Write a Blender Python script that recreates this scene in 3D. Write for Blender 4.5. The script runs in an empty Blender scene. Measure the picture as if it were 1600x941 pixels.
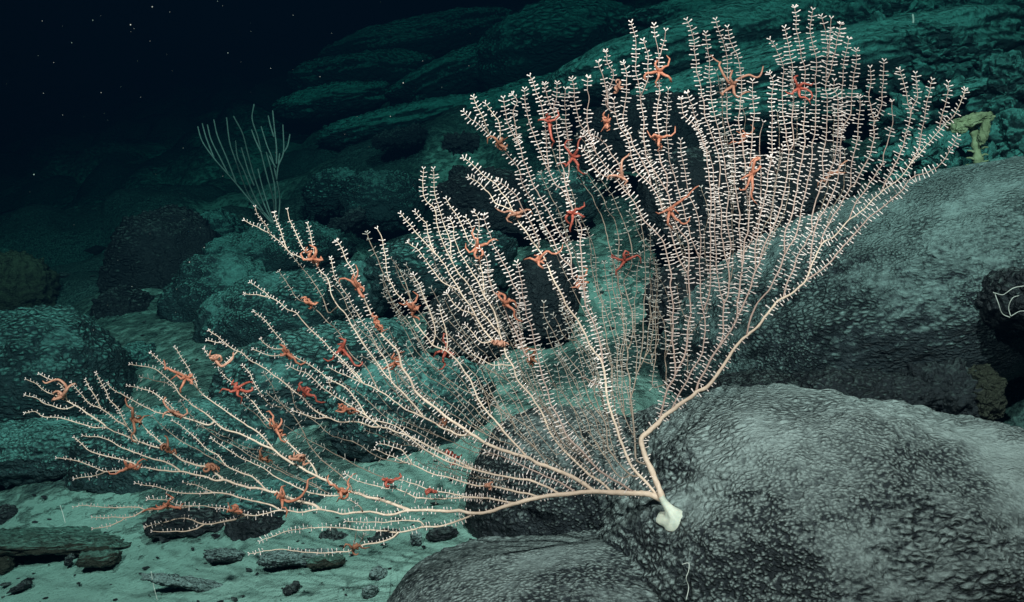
import bpy, math, random
import numpy as np
from mathutils import Matrix, Vector

# ------------------------------------------------------------------ camera, world, light, exposure
S = bpy.context.scene
COL = S.collection
PITCH = math.radians(12.0)
CAM = np.array([0.0, 0.0, 1.35])
F_PX, U0, V0 = 2000.0, 800.0, 470.5          # focal length and centre in photograph pixels
cam = bpy.data.objects.new("camera", bpy.data.cameras.new("camera"))
COL.objects.link(cam)
cam.location = CAM
cam.rotation_euler = (math.pi / 2 - PITCH, 0, 0)
cam.data.sensor_width = 36.0
cam.data.lens = 36.0 * F_PX / 1600.0
cam.data.clip_start, cam.data.clip_end = 0.02, 200.0
S.camera = cam

world = bpy.data.worlds.new("World")
S.world = world
world.use_nodes = True
wb = world.node_tree.nodes["Background"]
wb.inputs["Color"].default_value = (0.01, 0.10, 0.42, 1)     # faint blue added to tint the empty water, not daylight
wb.inputs["Strength"].default_value = 0.012

RIGHT = np.array([1.0, 0, 0])
FWD = np.array([0, math.cos(PITCH), -math.sin(PITCH)])
UP = np.array([0, math.sin(PITCH), math.cos(PITCH)])

def lamp(name, off, target, watts, colour, cone, blend, size):
    """A flood lamp of the survey vehicle that carries the camera."""
    l = bpy.data.lights.new(name, 'SPOT')
    l.energy, l.color, l.spot_size, l.spot_blend, l.shadow_soft_size = watts, colour, math.radians(cone), blend, size
    o = bpy.data.objects.new(name, l)
    COL.objects.link(o)
    p = CAM + RIGHT * off[0] + UP * off[1] + FWD * off[2]
    t = CAM + RIGHT * target[0] + UP * target[1] + FWD * target[2]
    o.location = p
    o.rotation_euler = Vector(t - p).to_track_quat('-Z', 'Y').to_euler()
    return o

WARM = (1.0, 0.56, 0.56)
lamp("vehicle_lamp_right", (0.70, 2.1, -1.1), (0.25, 0.70, 4.6), 2050, WARM, 70, 0.8, 0.03)
lamp("vehicle_lamp_left", (-0.95, 1.6, -1.1), (-0.45, 0.0, 3.8), 1500, WARM, 60, 1.0, 0.03)

S.view_settings.view_transform = 'Standard'
S.view_settings.look = 'None'
S.view_settings.exposure = 0.0
S.view_settings.gamma = 1.0
S.view_settings.use_curve_mapping = False
S.render.engine = 'CYCLES'
S.cycles.use_denoising = True
S.cycles.max_bounces = 4
S.cycles.diffuse_bounces = 2
S.cycles.volume_bounces = 0
S.cycles.transparent_max_bounces = 6
S.cycles.sample_clamp_indirect = 2.0

# ------------------------------------------------------------------ helpers
rnd = random.Random(11)
rng = np.random.default_rng(5)

def P(u, v, d):
    """Point seen at photograph pixel (u, v) at depth d metres along the view axis."""
    u = np.asarray(u, float); v = np.asarray(v, float); d = np.asarray(d, float)
    x = (u - U0) / F_PX * d; y = -(v - V0) / F_PX * d
    return CAM + x[..., None] * RIGHT + y[..., None] * UP + d[..., None] * FWD

def GD(u, v):
    """Depth of the sloping sea floor along a view ray."""
    return 1.2 / max(-.0783 + .000151 * u + .000566 * v, .02)

def _hash(i, j, k, s):
    h = (i * 374761393 + j * 668265263 + k * 2147483647 + s * 974634777) & 0xFFFFFFFF
    h = ((h ^ (h >> 13)) * 1274126177) & 0xFFFFFFFF
    h = ((h ^ (h >> 16)) * 2246822519) & 0xFFFFFFFF
    return ((h ^ (h >> 15)) & 0xFFFFFF) / float(0xFFFFFF)

def vnoise(p, seed=0):
    """Smooth value noise in -1..1 at the points p (n, 3)."""
    i = np.floor(p).astype(np.int64); f = p - i
    f = f * f * f * (f * (f * 6 - 15) + 10)
    out = np.zeros(len(p))
    for a in (0, 1):
        for b in (0, 1):
            for c in (0, 1):
                w = (f[:, 0] if a else 1 - f[:, 0]) * (f[:, 1] if b else 1 - f[:, 1]) * (f[:, 2] if c else 1 - f[:, 2])
                out += w * _hash(i[:, 0] + a, i[:, 1] + b, i[:, 2] + c, seed)
    return out * 2 - 1

def fbm(p, octaves=4, seed=0, gain=.5):
    a, s, t = 1.0, 0.0, 0.0
    for o in range(octaves):
        s = s + a * vnoise(p * (2.03 ** o) + 17.3 * o, seed + o); t += a; a *= gain
    return s / t

def cells(p, seed=0):
    """Distances to the nearest and second nearest of jittered points, one per unit cell."""
    i = np.floor(p).astype(np.int64)
    f1 = np.full(len(p), 9.0); f2 = np.full(len(p), 9.0)
    for a in (-1, 0, 1):
        for b in (-1, 0, 1):
            for c in (-1, 0, 1):
                q = i + np.array([a, b, c])
                d = np.zeros(len(p))
                for ax in range(3):
                    d += (q[:, ax] + .15 + .7 * _hash(q[:, 0], q[:, 1], q[:, 2], seed + 31 * ax) - p[:, ax]) ** 2
                lo = np.minimum(f1, d)
                f2 = np.where(d < f1, f1, np.minimum(f2, d)); f1 = lo
    return np.sqrt(f1), np.sqrt(f2)

def sstep(x, a, b):
    t = np.clip((x - a) / (b - a), 0, 1)
    return t * t * (3 - 2 * t)

def mesh_obj(name, verts, faces, mat, parent=None, smooth=True, attrs=None):
    """verts (n,3) array in world space; faces (m,3) or (m,4) array or a list of both."""
    me = bpy.data.meshes.new(name)
    verts = np.asarray(verts, np.float64)
    groups = faces if isinstance(faces, list) else [faces]
    groups = [np.asarray(g, np.int32) for g in groups if len(g)]
    me.vertices.add(len(verts))
    me.vertices.foreach_set("co", verts.astype(np.float32).ravel())
    loops = np.concatenate([g.ravel() for g in groups])
    tot = np.concatenate([np.full(len(g), g.shape[1], np.int32) for g in groups])
    st = np.concatenate([[0], np.cumsum(tot)[:-1]]).astype(np.int32)
    me.loops.add(len(loops)); me.loops.foreach_set("vertex_index", loops)
    me.polygons.add(len(tot))
    me.polygons.foreach_set("loop_start", st); me.polygons.foreach_set("loop_total", tot)
    me.polygons.foreach_set("use_smooth", np.full(len(tot), smooth, bool))
    me.update(calc_edges=True); me.validate()
    for k, val in (attrs or {}).items():
        at = me.attributes.new(k, 'FLOAT', 'POINT')
        at.data.foreach_set("value", np.asarray(val, np.float32))
    me.materials.append(mat)
    o = bpy.data.objects.new(name, me)
    COL.objects.link(o)
    if parent is not None:
        o.parent = parent
        o.matrix_parent_inverse = Matrix.Translation(-parent.location)
    return o

def empty(name, loc):
    o = bpy.data.objects.new(name, None)
    o.empty_display_size = .05
    COL.objects.link(o); o.location = loc
    return o

def tag(o, label=None, cat=None, group=None, kind=None):
    if label: o["label"] = label
    if cat: o["category"] = cat
    if group: o["group"] = group
    if kind: o["kind"] = kind
    return o

def tube(pts, rad, sides=6, cap=True):
    """Round tube along pts (n,3) with radii rad (n,): verts, quads, tris."""
    pts = np.asarray(pts, float); n = len(pts)
    t = np.gradient(pts, axis=0); t /= np.linalg.norm(t, axis=1)[:, None] + 1e-12
    ref = np.array([.13, -.9, .41])
    a = np.cross(t, ref); a /= np.linalg.norm(a, axis=1)[:, None] + 1e-12
    b = np.cross(t, a)
    ang = np.arange(sides) * 2 * math.pi / sides
    rad = np.asarray(rad, float)
    v = pts[:, None] + rad[:, None, None] * (np.cos(ang)[None, :, None] * a[:, None] + np.sin(ang)[None, :, None] * b[:, None])
    v = v.reshape(-1, 3)
    i = np.arange(n - 1)[:, None] * sides; j = np.arange(sides)[None]; j2 = (j + 1) % sides
    q = np.stack([i + j, i + j2, i + sides + j2, i + sides + j], -1).reshape(-1, 4)
    tr = np.zeros((0, 3), int)
    if cap:
        v = np.vstack([v, pts[-1] + t[-1] * rad[-1] * .8, pts[0] - t[0] * rad[0] * .3])
        k = np.arange(sides)
        e = (n - 1) * sides
        tr = np.vstack([np.stack([e + k, e + (k + 1) % sides, np.full(sides, n * sides)], -1),
                        np.stack([(k + 1) % sides, k, np.full(sides, n * sides + 1)], -1)])
    return v, q, tr

def join(parts):
    vs, qs, ts, off = [], [], [], 0
    for v, q, t in parts:
        vs.append(v)
        if len(q): qs.append(np.asarray(q) + off)
        if len(t): ts.append(np.asarray(t) + off)
        off += len(v)
    return np.vstack(vs), [np.vstack(x) for x in (qs, ts) if x]

def catmull(pts, step):
    """Smooth curve through pts (n,k), about `step` apart in the first two columns."""
    pts = np.asarray(pts, float)
    if len(pts) == 2:
        pts = np.vstack([pts[0], (pts[0] + pts[1]) / 2, pts[1]])
    ext = np.vstack([2 * pts[0] - pts[1], pts, 2 * pts[-1] - pts[-2]])
    out = []
    for k in range(len(pts) - 1):
        p0, p1, p2, p3 = ext[k:k + 4]
        m = max(1, int(round(np.linalg.norm((p2 - p1)[:2]) / step)))
        for s in np.arange(m) / m:
            out.append(.5 * (2 * p1 + (p2 - p0) * s + (2 * p0 - 5 * p1 + 4 * p2 - p3) * s * s + (3 * p1 - p0 - 3 * p2 + p3) * s ** 3))
    out.append(pts[-1])
    return np.array(out)

# ------------------------------------------------------------------ materials
def nodes_of(name, rough=.8, spec=.3):
    m = bpy.data.materials.new(name); m.use_nodes = True
    nt = m.node_tree; b = nt.nodes["Principled BSDF"]
    b.inputs["Roughness"].default_value = rough
    b.inputs["Specular IOR Level"].default_value = spec
    return m, nt, b

def N(nt, kind, **kw):
    n = nt.nodes.new(kind)
    for k, v in kw.items():
        if k in n.inputs.keys() if isinstance(k, str) else False: n.inputs[k].default_value = v
        else: setattr(n, k, v)
    return n

def noise_tex(nt, scale, detail=4, rough=.55, stretch=None):
    n = nt.nodes.new("ShaderNodeTexNoise")
    n.inputs["Scale"].default_value = scale; n.inputs["Detail"].default_value = detail; n.inputs["Roughness"].default_value = rough
    tc = nt.nodes.new("ShaderNodeNewGeometry")
    if stretch:
        mp = nt.nodes.new("ShaderNodeMapping"); mp.inputs["Scale"].default_value = stretch
        nt.links.new(tc.outputs["Position"], mp.inputs["Vector"]); nt.links.new(mp.outputs[0], n.inputs["Vector"])
    else:
        nt.links.new(tc.outputs["Position"], n.inputs["Vector"])
    return n

def ramp(nt, src, stops):
    r = nt.nodes.new("ShaderNodeValToRGB")
    e = r.color_ramp.elements
    while len(e) < len(stops): e.new(.5)
    for k, (pos, c) in enumerate(stops):
        e[k].position = pos; e[k].color = (*c, 1) if not isinstance(c, (int, float)) else (c, c, c, 1)
    nt.links.new(src, r.inputs[0])
    return r

def mixc(nt, fac, a, b):
    m = nt.nodes.new("ShaderNodeMix"); m.data_type = 'RGBA'
    if isinstance(fac, (int, float)): m.inputs[0].default_value = fac
    else: nt.links.new(fac, m.inputs[0])
    for sock, x in ((m.inputs[6], a), (m.inputs[7], b)):
        if isinstance(x, tuple): sock.default_value = (*x, 1)
        else: nt.links.new(x, sock)
    return m.outputs[2]

def math_n(nt, op, a, b):
    m = nt.nodes.new("ShaderNodeMath"); m.operation = op
    for s, x in ((m.inputs[0], a), (m.inputs[1], b)):
        if isinstance(x, (int, float)): s.default_value = x
        else: nt.links.new(x, s)
    return m.outputs[0]

def bump(nt, bsdf, height, strength, dist):
    b = nt.nodes.new("ShaderNodeBump"); b.inputs["Strength"].default_value = strength; b.inputs["Distance"].default_value = dist
    nt.links.new(height, b.inputs["Height"]); nt.links.new(b.outputs[0], bsdf.inputs["Normal"])

def rock_mat(name, dark, dust_and_light, grain=1.0, bias=0.0, knob=100., crust=1.0):
    """Basalt with a knobbly glassy crust under a thin fall of sediment: `dust` (0..1 on the mesh) is settled sediment plus painted top light."""
    m, nt, b = nodes_of(name, .62, .35)
    at = nt.nodes.new("ShaderNodeAttribute"); at.attribute_name = "dust_and_light"
    n1 = noise_tex(nt, 55 * grain, 5, .65); n2 = noise_tex(nt, 260 * grain, 4, .65); n3 = noise_tex(nt, 6 * grain, 4, .6)
    ge = nt.nodes.new("ShaderNodeNewGeometry"); sx = nt.nodes.new("ShaderNodeSeparateXYZ")
    nt.links.new(ge.outputs["Normal"], sx.inputs[0])
    # knobs of the crust
    wv = nt.nodes.new("ShaderNodeVectorMath"); wv.operation = 'MULTIPLY_ADD'
    nt.links.new(n1.outputs[1], wv.inputs[0]); wv.inputs[1].default_value = (.011 / grain,) * 3; nt.links.new(ge.outputs["Position"], wv.inputs[2])
    mp = nt.nodes.new("ShaderNodeMapping"); mp.inputs["Scale"].default_value = (.52, .85, 1.2)
    nt.links.new(wv.outputs[0], mp.inputs[0])
    vo = nt.nodes.new("ShaderNodeTexVoronoi"); vo.feature = 'F1'; vo.inputs["Scale"].default_value = knob
    ve = nt.nodes.new("ShaderNodeTexVoronoi"); ve.feature = 'DISTANCE_TO_EDGE'; ve.inputs["Scale"].default_value = knob
    for t in (vo, ve): nt.links.new(mp.outputs[0], t.inputs["Vector"])
    vf = nt.nodes.new("ShaderNodeTexVoronoi"); vf.feature = 'F1'; vf.inputs["Scale"].default_value = knob * 1.75
    mp2 = nt.nodes.new("ShaderNodeMapping"); mp2.inputs["Scale"].default_value = (.8, .9, 1.1)
    nt.links.new(wv.outputs[0], mp2.inputs[0]); nt.links.new(mp2.outputs[0], vf.inputs["Vector"])
    n5 = noise_tex(nt, 3.2 * grain, 3, .6)
    which = ramp(nt, n5.outputs[0], [(.44, 0.0), (.56, 1.0)])         # blocky crust here, fine round pebbles there
    blocky = ramp(nt, ve.outputs["Distance"], [(.0, 0.0), (.36, 1.0)])
    pebble = ramp(nt, vf.outputs["Distance"], [(.18, 1.0), (.72, 0.0)])
    crest = nt.nodes.new("ShaderNodeMix"); crest.data_type = 'RGBA'
    nt.links.new(which.outputs[0], crest.inputs[0]); nt.links.new(pebble.outputs[0], crest.inputs[6]); nt.links.new(blocky.outputs[0], crest.inputs[7])
    crest_c = crest.outputs[2]
    cover = ramp(nt, n3.outputs[0], [(.36, .15), (.56, 1.0)])
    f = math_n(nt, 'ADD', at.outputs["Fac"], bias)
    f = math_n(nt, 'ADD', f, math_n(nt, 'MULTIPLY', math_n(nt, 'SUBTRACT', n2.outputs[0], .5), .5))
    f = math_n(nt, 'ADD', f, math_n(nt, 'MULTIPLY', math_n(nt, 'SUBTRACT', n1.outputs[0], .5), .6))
    f = math_n(nt, 'ADD', f, math_n(nt, 'MULTIPLY', math_n(nt, 'SUBTRACT', sx.outputs[2], .45), .55))  # upward faces paler: settled sediment plus painted light from above
    f = math_n(nt, 'ADD', f, math_n(nt, 'MULTIPLY', math_n(nt, 'MULTIPLY', math_n(nt, 'SUBTRACT', crest_c, .50), cover.outputs[0]), .80 * crust))  # crests pale with sediment, grooves darkened as painted shade
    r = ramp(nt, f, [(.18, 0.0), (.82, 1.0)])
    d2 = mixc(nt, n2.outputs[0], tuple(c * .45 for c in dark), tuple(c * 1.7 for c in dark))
    s2 = mixc(nt, n1.outputs[0], tuple(c * .75 for c in dust_and_light), tuple(min(1, c * 1.15) for c in dust_and_light))
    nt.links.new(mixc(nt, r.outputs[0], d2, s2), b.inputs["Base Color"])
    hk = math_n(nt, 'MULTIPLY', math_n(nt, 'SUBTRACT', math_n(nt, 'MULTIPLY', crest_c, .9), math_n(nt, 'MULTIPLY', math_n(nt, 'MULTIPLY', vo.outputs["Distance"], which.outputs[0]), .8)), cover.outputs[0])
    hh = math_n(nt, 'ADD', math_n(nt, 'MULTIPLY', n1.outputs[0], .75), math_n(nt, 'MULTIPLY', n2.outputs[0], .40))
    bump(nt, b, math_n(nt, 'ADD', math_n(nt, 'MULTIPLY', hk, 1.0 * crust), hh), 1.0, .0115 * 85 / knob)
    return m

M_NEAR = rock_mat("basalt_dusted", (.012, .018, .022), (.27, .34, .33), 1.0, .03)
M_BROAD = rock_mat("basalt_broad", (.010, .017, .021), (.175, .265, .255), 1.0, .03, 105)
M_MID = rock_mat("basalt_grey_green", (.010, .028, .031), (.12, .32, .29), .8, 0, 70)
M_FAR = rock_mat("basalt_far", (.008, .036, .038), (.10, .37, .33), .45, .05, 26, .7)
M_BARE_AND_SHADE = rock_mat("basalt_bare_and_shade", (.010, .014, .017), (.09, .13, .125), .7, -.30, 60)  # bare basalt, also the painted shade of the right hollow and fan recesses
M_LEDGE = rock_mat("ledge_crust", (.016, .019, .012), (.14, .32, .265), .9, -.45, 60, .5)
M_MOSS = rock_mat("crust_olive", (.024, .028, .018), (.075, .095, .058), .9, 0, 60, .6)

def sand_mat():
    """Sediment, and where the mesh says `rock` the same knobbly basalt as the boulders."""
    m, nt, b = nodes_of("sediment", .95, .1)
    at = nt.nodes.new("ShaderNodeAttribute"); at.attribute_name = "rock"
    n1 = noise_tex(nt, 3.0, 6, .6); n2 = noise_tex(nt, 110, 5, .65); n3 = noise_tex(nt, 480, 2, .5)
    n4 = noise_tex(nt, 22, 6, .65, (1, 1, 1.8))
    base = ramp(nt, n1.outputs[0], [(.3, (.165, .315, .27)), (.7, (.25, .43, .375))])
    speck = ramp(nt, n2.outputs[0], [(.30, (.10, .14, .13)), (.42, (1, 1, 1))])
    mul = nt.nodes.new("ShaderNodeMix"); mul.data_type = 'RGBA'; mul.blend_type = 'MULTIPLY'; mul.inputs[0].default_value = .6
    nt.links.new(base.outputs[0], mul.inputs[6]); nt.links.new(speck.outputs[0], mul.inputs[7])
    f = math_n(nt, 'ADD', at.outputs["Fac"], math_n(nt, 'MULTIPLY', math_n(nt, 'SUBTRACT', n4.outputs[0], .5), 1.5))
    r = ramp(nt, f, [(.35, 0.0), (.75, 1.0)])
    rk = mixc(nt, ramp(nt, n2.outputs[0], [(.38, 0.), (.66, 1.)]).outputs[0], (.018, .034, .036), (.12, .22, .20))
    nt.links.new(mixc(nt, r.outputs[0], mul.outputs[2], rk), b.inputs["Base Color"])
    hh = math_n(nt, 'ADD', math_n(nt, 'MULTIPLY', n4.outputs[0], math_n(nt, 'ADD', math_n(nt, 'MULTIPLY', r.outputs[0], 4.0), .6)),
                math_n(nt, 'ADD', math_n(nt, 'MULTIPLY', n2.outputs[0], math_n(nt, 'ADD', math_n(nt, 'MULTIPLY', r.outputs[0], 1.2), .45)), math_n(nt, 'MULTIPLY', n3.outputs[0], .25)))
    bump(nt, b, hh, .9, .012)
    return m
M_SAND = sand_mat()

def plain_mat(name, c0, c1, scale, rough=.6, bmp=.3, dist=.001, sss=0.0):
    m, nt, b = nodes_of(name, rough, .35)
    n = noise_tex(nt, scale, 4, .6)
    big = noise_tex(nt, 5.0, 3, .6)               # some stretches duller than others
    col = mixc(nt, ramp(nt, n.outputs[0], [(.3, 0.), (.7, 1.)]).outputs[0], c0, c1)
    dull = tuple(x * y for x, y in zip(c0, (.62, .60, .60)))
    nt.links.new(mixc(nt, ramp(nt, big.outputs[0], [(.38, .75), (.58, 0.)]).outputs[0], col, dull), b.inputs["Base Color"])
    if bmp: bump(nt, b, n.outputs[0], bmp, dist)
    if sss:
        b.inputs["Subsurface Weight"].default_value = sss
        b.inputs["Subsurface Radius"].default_value = (.004, .002, .001)
        b.inputs["Subsurface Scale"].default_value = 1.0
    return m

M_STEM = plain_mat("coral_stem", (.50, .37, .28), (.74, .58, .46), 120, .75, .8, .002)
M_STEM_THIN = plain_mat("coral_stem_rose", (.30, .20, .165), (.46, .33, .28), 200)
M_STEM_SHADED = plain_mat("coral_stem_shaded", (.17, .125, .095), (.34, .26, .20), 160)  # darker copy of the stem colour, painted shade for back branches
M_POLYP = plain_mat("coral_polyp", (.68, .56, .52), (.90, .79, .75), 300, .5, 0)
M_POLYP_SHADED = plain_mat("coral_polyp_shaded", (.34, .33, .30), (.54, .50, .46), 200, .55, 0)  # darker copy of the polyp colour, painted shade for back branches
M_HOLD = plain_mat("coral_holdfast", (.42, .47, .40), (.74, .74, .62), 45, .55, .6, .003, .15)
M_STAR = [plain_mat("star_orange", (.31, .095, .052), (.60, .25, .155), 260, .55),
          plain_mat("star_red", (.22, .036, .024), (.46, .115, .075), 260, .55),
          plain_mat("star_brown", (.17, .062, .034), (.34, .15, .085), 260, .6),
          plain_mat("star_pale", (.34, .14, .085), (.58, .31, .22), 260, .55)]
M_WHIP = plain_mat("whip_coral", (.11, .145, .135), (.20, .25, .23), 120, .6)
M_SPONGE = plain_mat("sponge", (.16, .20, .10), (.34, .40, .24), 60, .8, .8, .006)
M_SNOW = plain_mat("marine_snow", (.22, .22, .20), (.45, .45, .42), 50, .8, 0)
M_TUBE = plain_mat("worm_tube", (.50, .55, .50), (.80, .84, .78), 90, .6, 0)
# ------------------------------------------------------------------ the sea floor
def ground():
    pl = np.array([.302, 1.132, .309]) / 1.2          # right, down, forward: the slope as a plane
    nrm = -(pl[0] * RIGHT - pl[1] * UP + pl[2] * FWD); nrm /= np.linalg.norm(nrm)
    p0 = P(800, 470.5, 1.2 / (.3088))
    nrm_r = nrm
    t1 = RIGHT - nrm * (RIGHT @ nrm); t1 /= np.linalg.norm(t1)
    t2 = np.cross(nrm, t1)
    if t2 @ FWD < 0: t2 = -t2
    foot = CAM - nrm * ((CAM - p0) @ nrm)
    na, nr = 470, 400
    ang = np.linspace(math.radians(-66), math.radians(66), na)
    r = .55 * (60 / .55) ** (np.linspace(0, 1, nr) ** 1.0)
    A, R_ = np.meshgrid(ang, r)
    base = foot + (np.sin(A) * R_)[..., None] * t1 + (np.cos(A) * R_)[..., None] * t2
    base = base.reshape(-1, 3); rr = R_.ravel()
    x = (base - foot) @ t1; y = (base - foot) @ t2
    q = np.stack([x, y, x * 0], -1)
    far = sstep(rr, 2.6, 6.0)
    h = .030 * fbm(q * 1.6 + 3, 3, 1) + .16 * far * fbm(q * .55 + 7, 4, 2) + .07 * far * fbm(q * 2.1, 3, 3) - .19 * far
    # rubble and low pillows standing out of the sediment, mostly up the slope
    f1, f2 = cells(np.stack([q[:, 0] * 1.5, q[:, 1] * 1.2, q[:, 2]], -1) + .35 * np.stack([fbm(q * 1.3, 2, 8), fbm(q * 1.3, 2, 9), q[:, 2]], -1), 5)
    pil = np.sqrt(np.clip(1 - (f1 / .85) ** 2, 0, 1)) * sstep(vnoise(q * .9, 12), -.75, -.1)
    k1, k2 = cells(np.stack([q[:, 0] * 3.3, q[:, 1] * 2.6, q[:, 2]], -1) + .4 * np.stack([fbm(q * 2.3, 2, 48), fbm(q * 2.3, 2, 49), q[:, 2]], -1), 45)
    pil2 = np.sqrt(np.clip(1 - (k1 / .7) ** 2, 0, 1)) * sstep(vnoise(q * 1.7, 52), -.3, .4)
    patch = sstep(fbm(q * .8 + 20, 3, 14), -.30, .20) * sstep(rr, 1.9, 3.2)
    h += (.30 * pil + .10 * pil2) * far * (1 + .5 * sstep(rr, 6, 14))
    g1, _ = cells(q * 30 + .8 * np.stack([fbm(q * 12, 2, 61), fbm(q * 12, 2, 62), q[:, 2]], -1), 6)
    h += patch * (.022 * fbm(q * 9, 4, 21, .6) + .016 * np.clip(.55 - g1, 0, 1) * sstep(-rr, -7, -3))
    pit = P(1500, 600, GD(1500, 600)); px_, py_ = (pit - foot) @ t1, (pit - foot) @ t2
    h -= .55 * np.exp(-(((x - px_ - .1) / .42) ** 2 + ((y - py_) / .30) ** 2) ** 2)
    h -= .34 * sstep(x, -.05, .45) * (1 - sstep(rr, 2.3, 3.6)) * (1 - .8 * sstep(x, 1.15, 1.6))      # the pillows on the right stand over a dip
    h += .004 * fbm(q * 9, 3, 22)
    h += .0012 * fbm(q * 60, 2, 23)
    v = base + h[:, None] * nrm
    i = np.arange(nr - 1)[:, None] * na + np.arange(na - 1)[None]
    f = np.stack([i, i + 1, i + na + 1, i + na], -1).reshape(-1, 4)
    o = mesh_obj("sea_floor", v, f, M_SAND, attrs={"rock": np.clip(patch * .8 * sstep(vnoise(q * 2.2, 30), -.6, .6) + far * (.10 + .36 * pil + .34 * pil2) + .26 * sstep(rr, 2.7, 3.2) * (1 - sstep(rr, 4.5, 6)) + 1.2 * sstep(x, .45, .62) * (1 - sstep(rr, 4, 5)), 0, 1)})
    tag(o, "pale green sediment of the sloping sea floor", "sea floor", kind="structure")
    return nrm, v, rr, x
NRM, G_V, G_R, G_X = ground()

# ------------------------------------------------------------------ rocks
def cube_sphere(n, skip=()):
    """Directions and quads of a subdivided cube pushed onto the unit sphere; welded at the seams."""
    g = np.tan(np.linspace(-1, 1, n + 1) * math.pi / 4)
    a, b = np.meshgrid(g, g)
    one = np.ones_like(a)
    sides = {'r': (one, a, b), 'l': (-one, -a, b), 't': (-a, b, one), 'u': (a, b, -one), 'b': (-a, one, b), 'f': (a, -one, b)}
    vs, fs, off = [], [], 0
    for k, xyz in sides.items():
        if k in skip: continue
        vs.append(np.stack(xyz, -1).reshape(-1, 3))
        i = np.arange(n)[:, None] * (n + 1) + np.arange(n)[None]
        fs.append(np.stack([i, i + 1, i + n + 2, i + n + 1], -1).reshape(-1, 4) + off); off += (n + 1) ** 2
    v = np.vstack(vs); f = np.vstack(fs)
    v /= np.linalg.norm(v, axis=1)[:, None]
    mid = v[f].mean(1); fn = np.cross(v[f[:, 1]] - v[f[:, 0]], v[f[:, 2]] - v[f[:, 0]])
    flip = np.sum(fn * mid, 1) < 0
    f[flip] = f[flip][:, ::-1]
    key = np.round(v * 1e5).astype(np.int64)
    _, first, inv = np.unique(key[:, 0] * 1000003 ** 2 + key[:, 1] * 1000003 + key[:, 2], return_index=True, return_inverse=True)
    return v[first], inv.ravel()[f]

ZUP = np.array([0, 0, 1.0])

def rock(name, label, u, v, d, hw, hh, rd=None, roll=0., n=60, seed=0, mat=None, amp=.12, freq=1.3, box=2.3,
         net=0., lump=0., cell=.011, rough=.0, dust_and_light=0., flat=0., group=None, cat="rock", skip=(), parent=None, yaw=0., touch=None):
    """A boulder. hw, hh: half width and height in photograph pixels at depth d; rd: half depth in metres.
    net / lump: depth in metres of the raised web and of the pebbly knobs on its skin, `cell` across."""
    px = d / F_PX
    a = np.array([hw * px, (rd if rd else .5 * (hw + hh) * px), hh * px])
    dirs, f = cube_sphere(n, skip)
    p = dirs / (np.sum(np.abs(dirs) ** box, axis=1) ** (1 / box))[:, None]
    off = np.array([seed * 3.7, seed * 1.9, seed * 5.3])
    rr = 1 + amp * fbm(dirs * freq + off, 3, seed) + amp * .35 * fbm(dirs * freq * 3 + off, 3, seed + 3)
    p = p * rr[:, None] * a
    nl = dirs / a; nl /= np.linalg.norm(nl, axis=1)[:, None]
    c, s = math.cos(math.radians(roll)), math.sin(math.radians(roll))
    cy, sy = math.cos(math.radians(yaw)), math.sin(math.radians(yaw))
    ax = c * RIGHT + s * UP; az = -s * RIGHT + c * UP; ay = FWD
    ax, ay = cy * ax + sy * ay, -sy * ax + cy * ay
    loc = p[:, :1] * ax + p[:, 1:2] * ay + p[:, 2:] * az
    nw = nl[:, :1] * ax + nl[:, 1:2] * ay + nl[:, 2:] * az
    cen = P(u, v, d)
    w = loc + cen
    up = nw @ ZUP
    if rough:
        e = fbm(w / rough + off, 4, seed + 9, .6)
        w = w + nw * (e * rough * .7)[:, None]
        if rough > .02:
            g1, g2 = cells(w / (rough * .8) + off, seed + 10)
            w = w + nw * ((g2 - g1 - .3) * rough * .7)[:, None]
    dst = .46 + .15 * (up - .35) + .20 * fbm(w * 5 + off, 3, seed + 5) + dust_and_light  # higher on upward faces: sediment and painted top light together
    if net or lump:
        q = w @ np.stack([RIGHT, FWD, UP], 1) / cell
        q = q + 1.1 * np.stack([fbm(q * .35, 2, 40), fbm(q * .35, 2, 41), fbm(q * .35, 2, 42)], -1)
        q = q * np.array([.55, .9, 1.05])
        f1, f2 = cells(q, seed + 20)
        e1, e2 = cells(q * np.array([.5, .45, .42]) + 9, seed + 21)
        cover = sstep(fbm(w * 6.5 + off + 4, 3, seed + 6), -.50, .05)
        big = .35 + .65 * _hash(*np.floor(q).astype(np.int64).T, seed)
        nod = sstep(f2 - f1, .0, .42) * .6 + .4 * np.clip(1 - f1 / .7, 0, 1)     # flat topped nodules with grooves between
        peb = np.clip(1 - f1 / .55, 0, 1) ** .7                                   # separate round knobs
        mixv = sstep(vnoise(w * 4.5 + off, seed + 7), -.3, .3)
        vary = .55 + .45 * vnoise(q * .8 + 5, seed + 8)
        hgt = (net * nod * mixv + lump * peb * (1 - mixv)) * vary + .8 * (net + lump) * np.clip(.5 - e1, 0, 1) * vary
        hgt = hgt + .25 * (net + lump) * fbm(q * 1.9, 2, seed + 30)
        w = w + nw * (hgt * (.15 + .85 * cover))[:, None]
        dst = dst + cover * (.22 * (nod * mixv + peb * (1 - mixv)) - .16) + (1 - cover) * .05  # knob tops raised, grooves lowered to paint the shade between them
    if touch:                                    # slide it along the view axis until its skin passes through that point
        r_ = w - CAM; dd = r_ @ FWD
        uu = U0 + F_PX * (r_ @ RIGHT) / dd; vv = V0 - F_PX * (r_ @ UP) / dd
        near = np.hypot(uu - touch[0], vv - touch[1]) < 9
        w = w + FWD * (touch[2] - np.median(dd[near]))
    o = mesh_obj(name, w, f, mat or M_MID, parent=parent, attrs={"dust_and_light": dst})
    if label: tag(o, label, cat, group)
    return o

def on_ground(u, v, lift=0.):
    return GD(u, v) - lift

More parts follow.
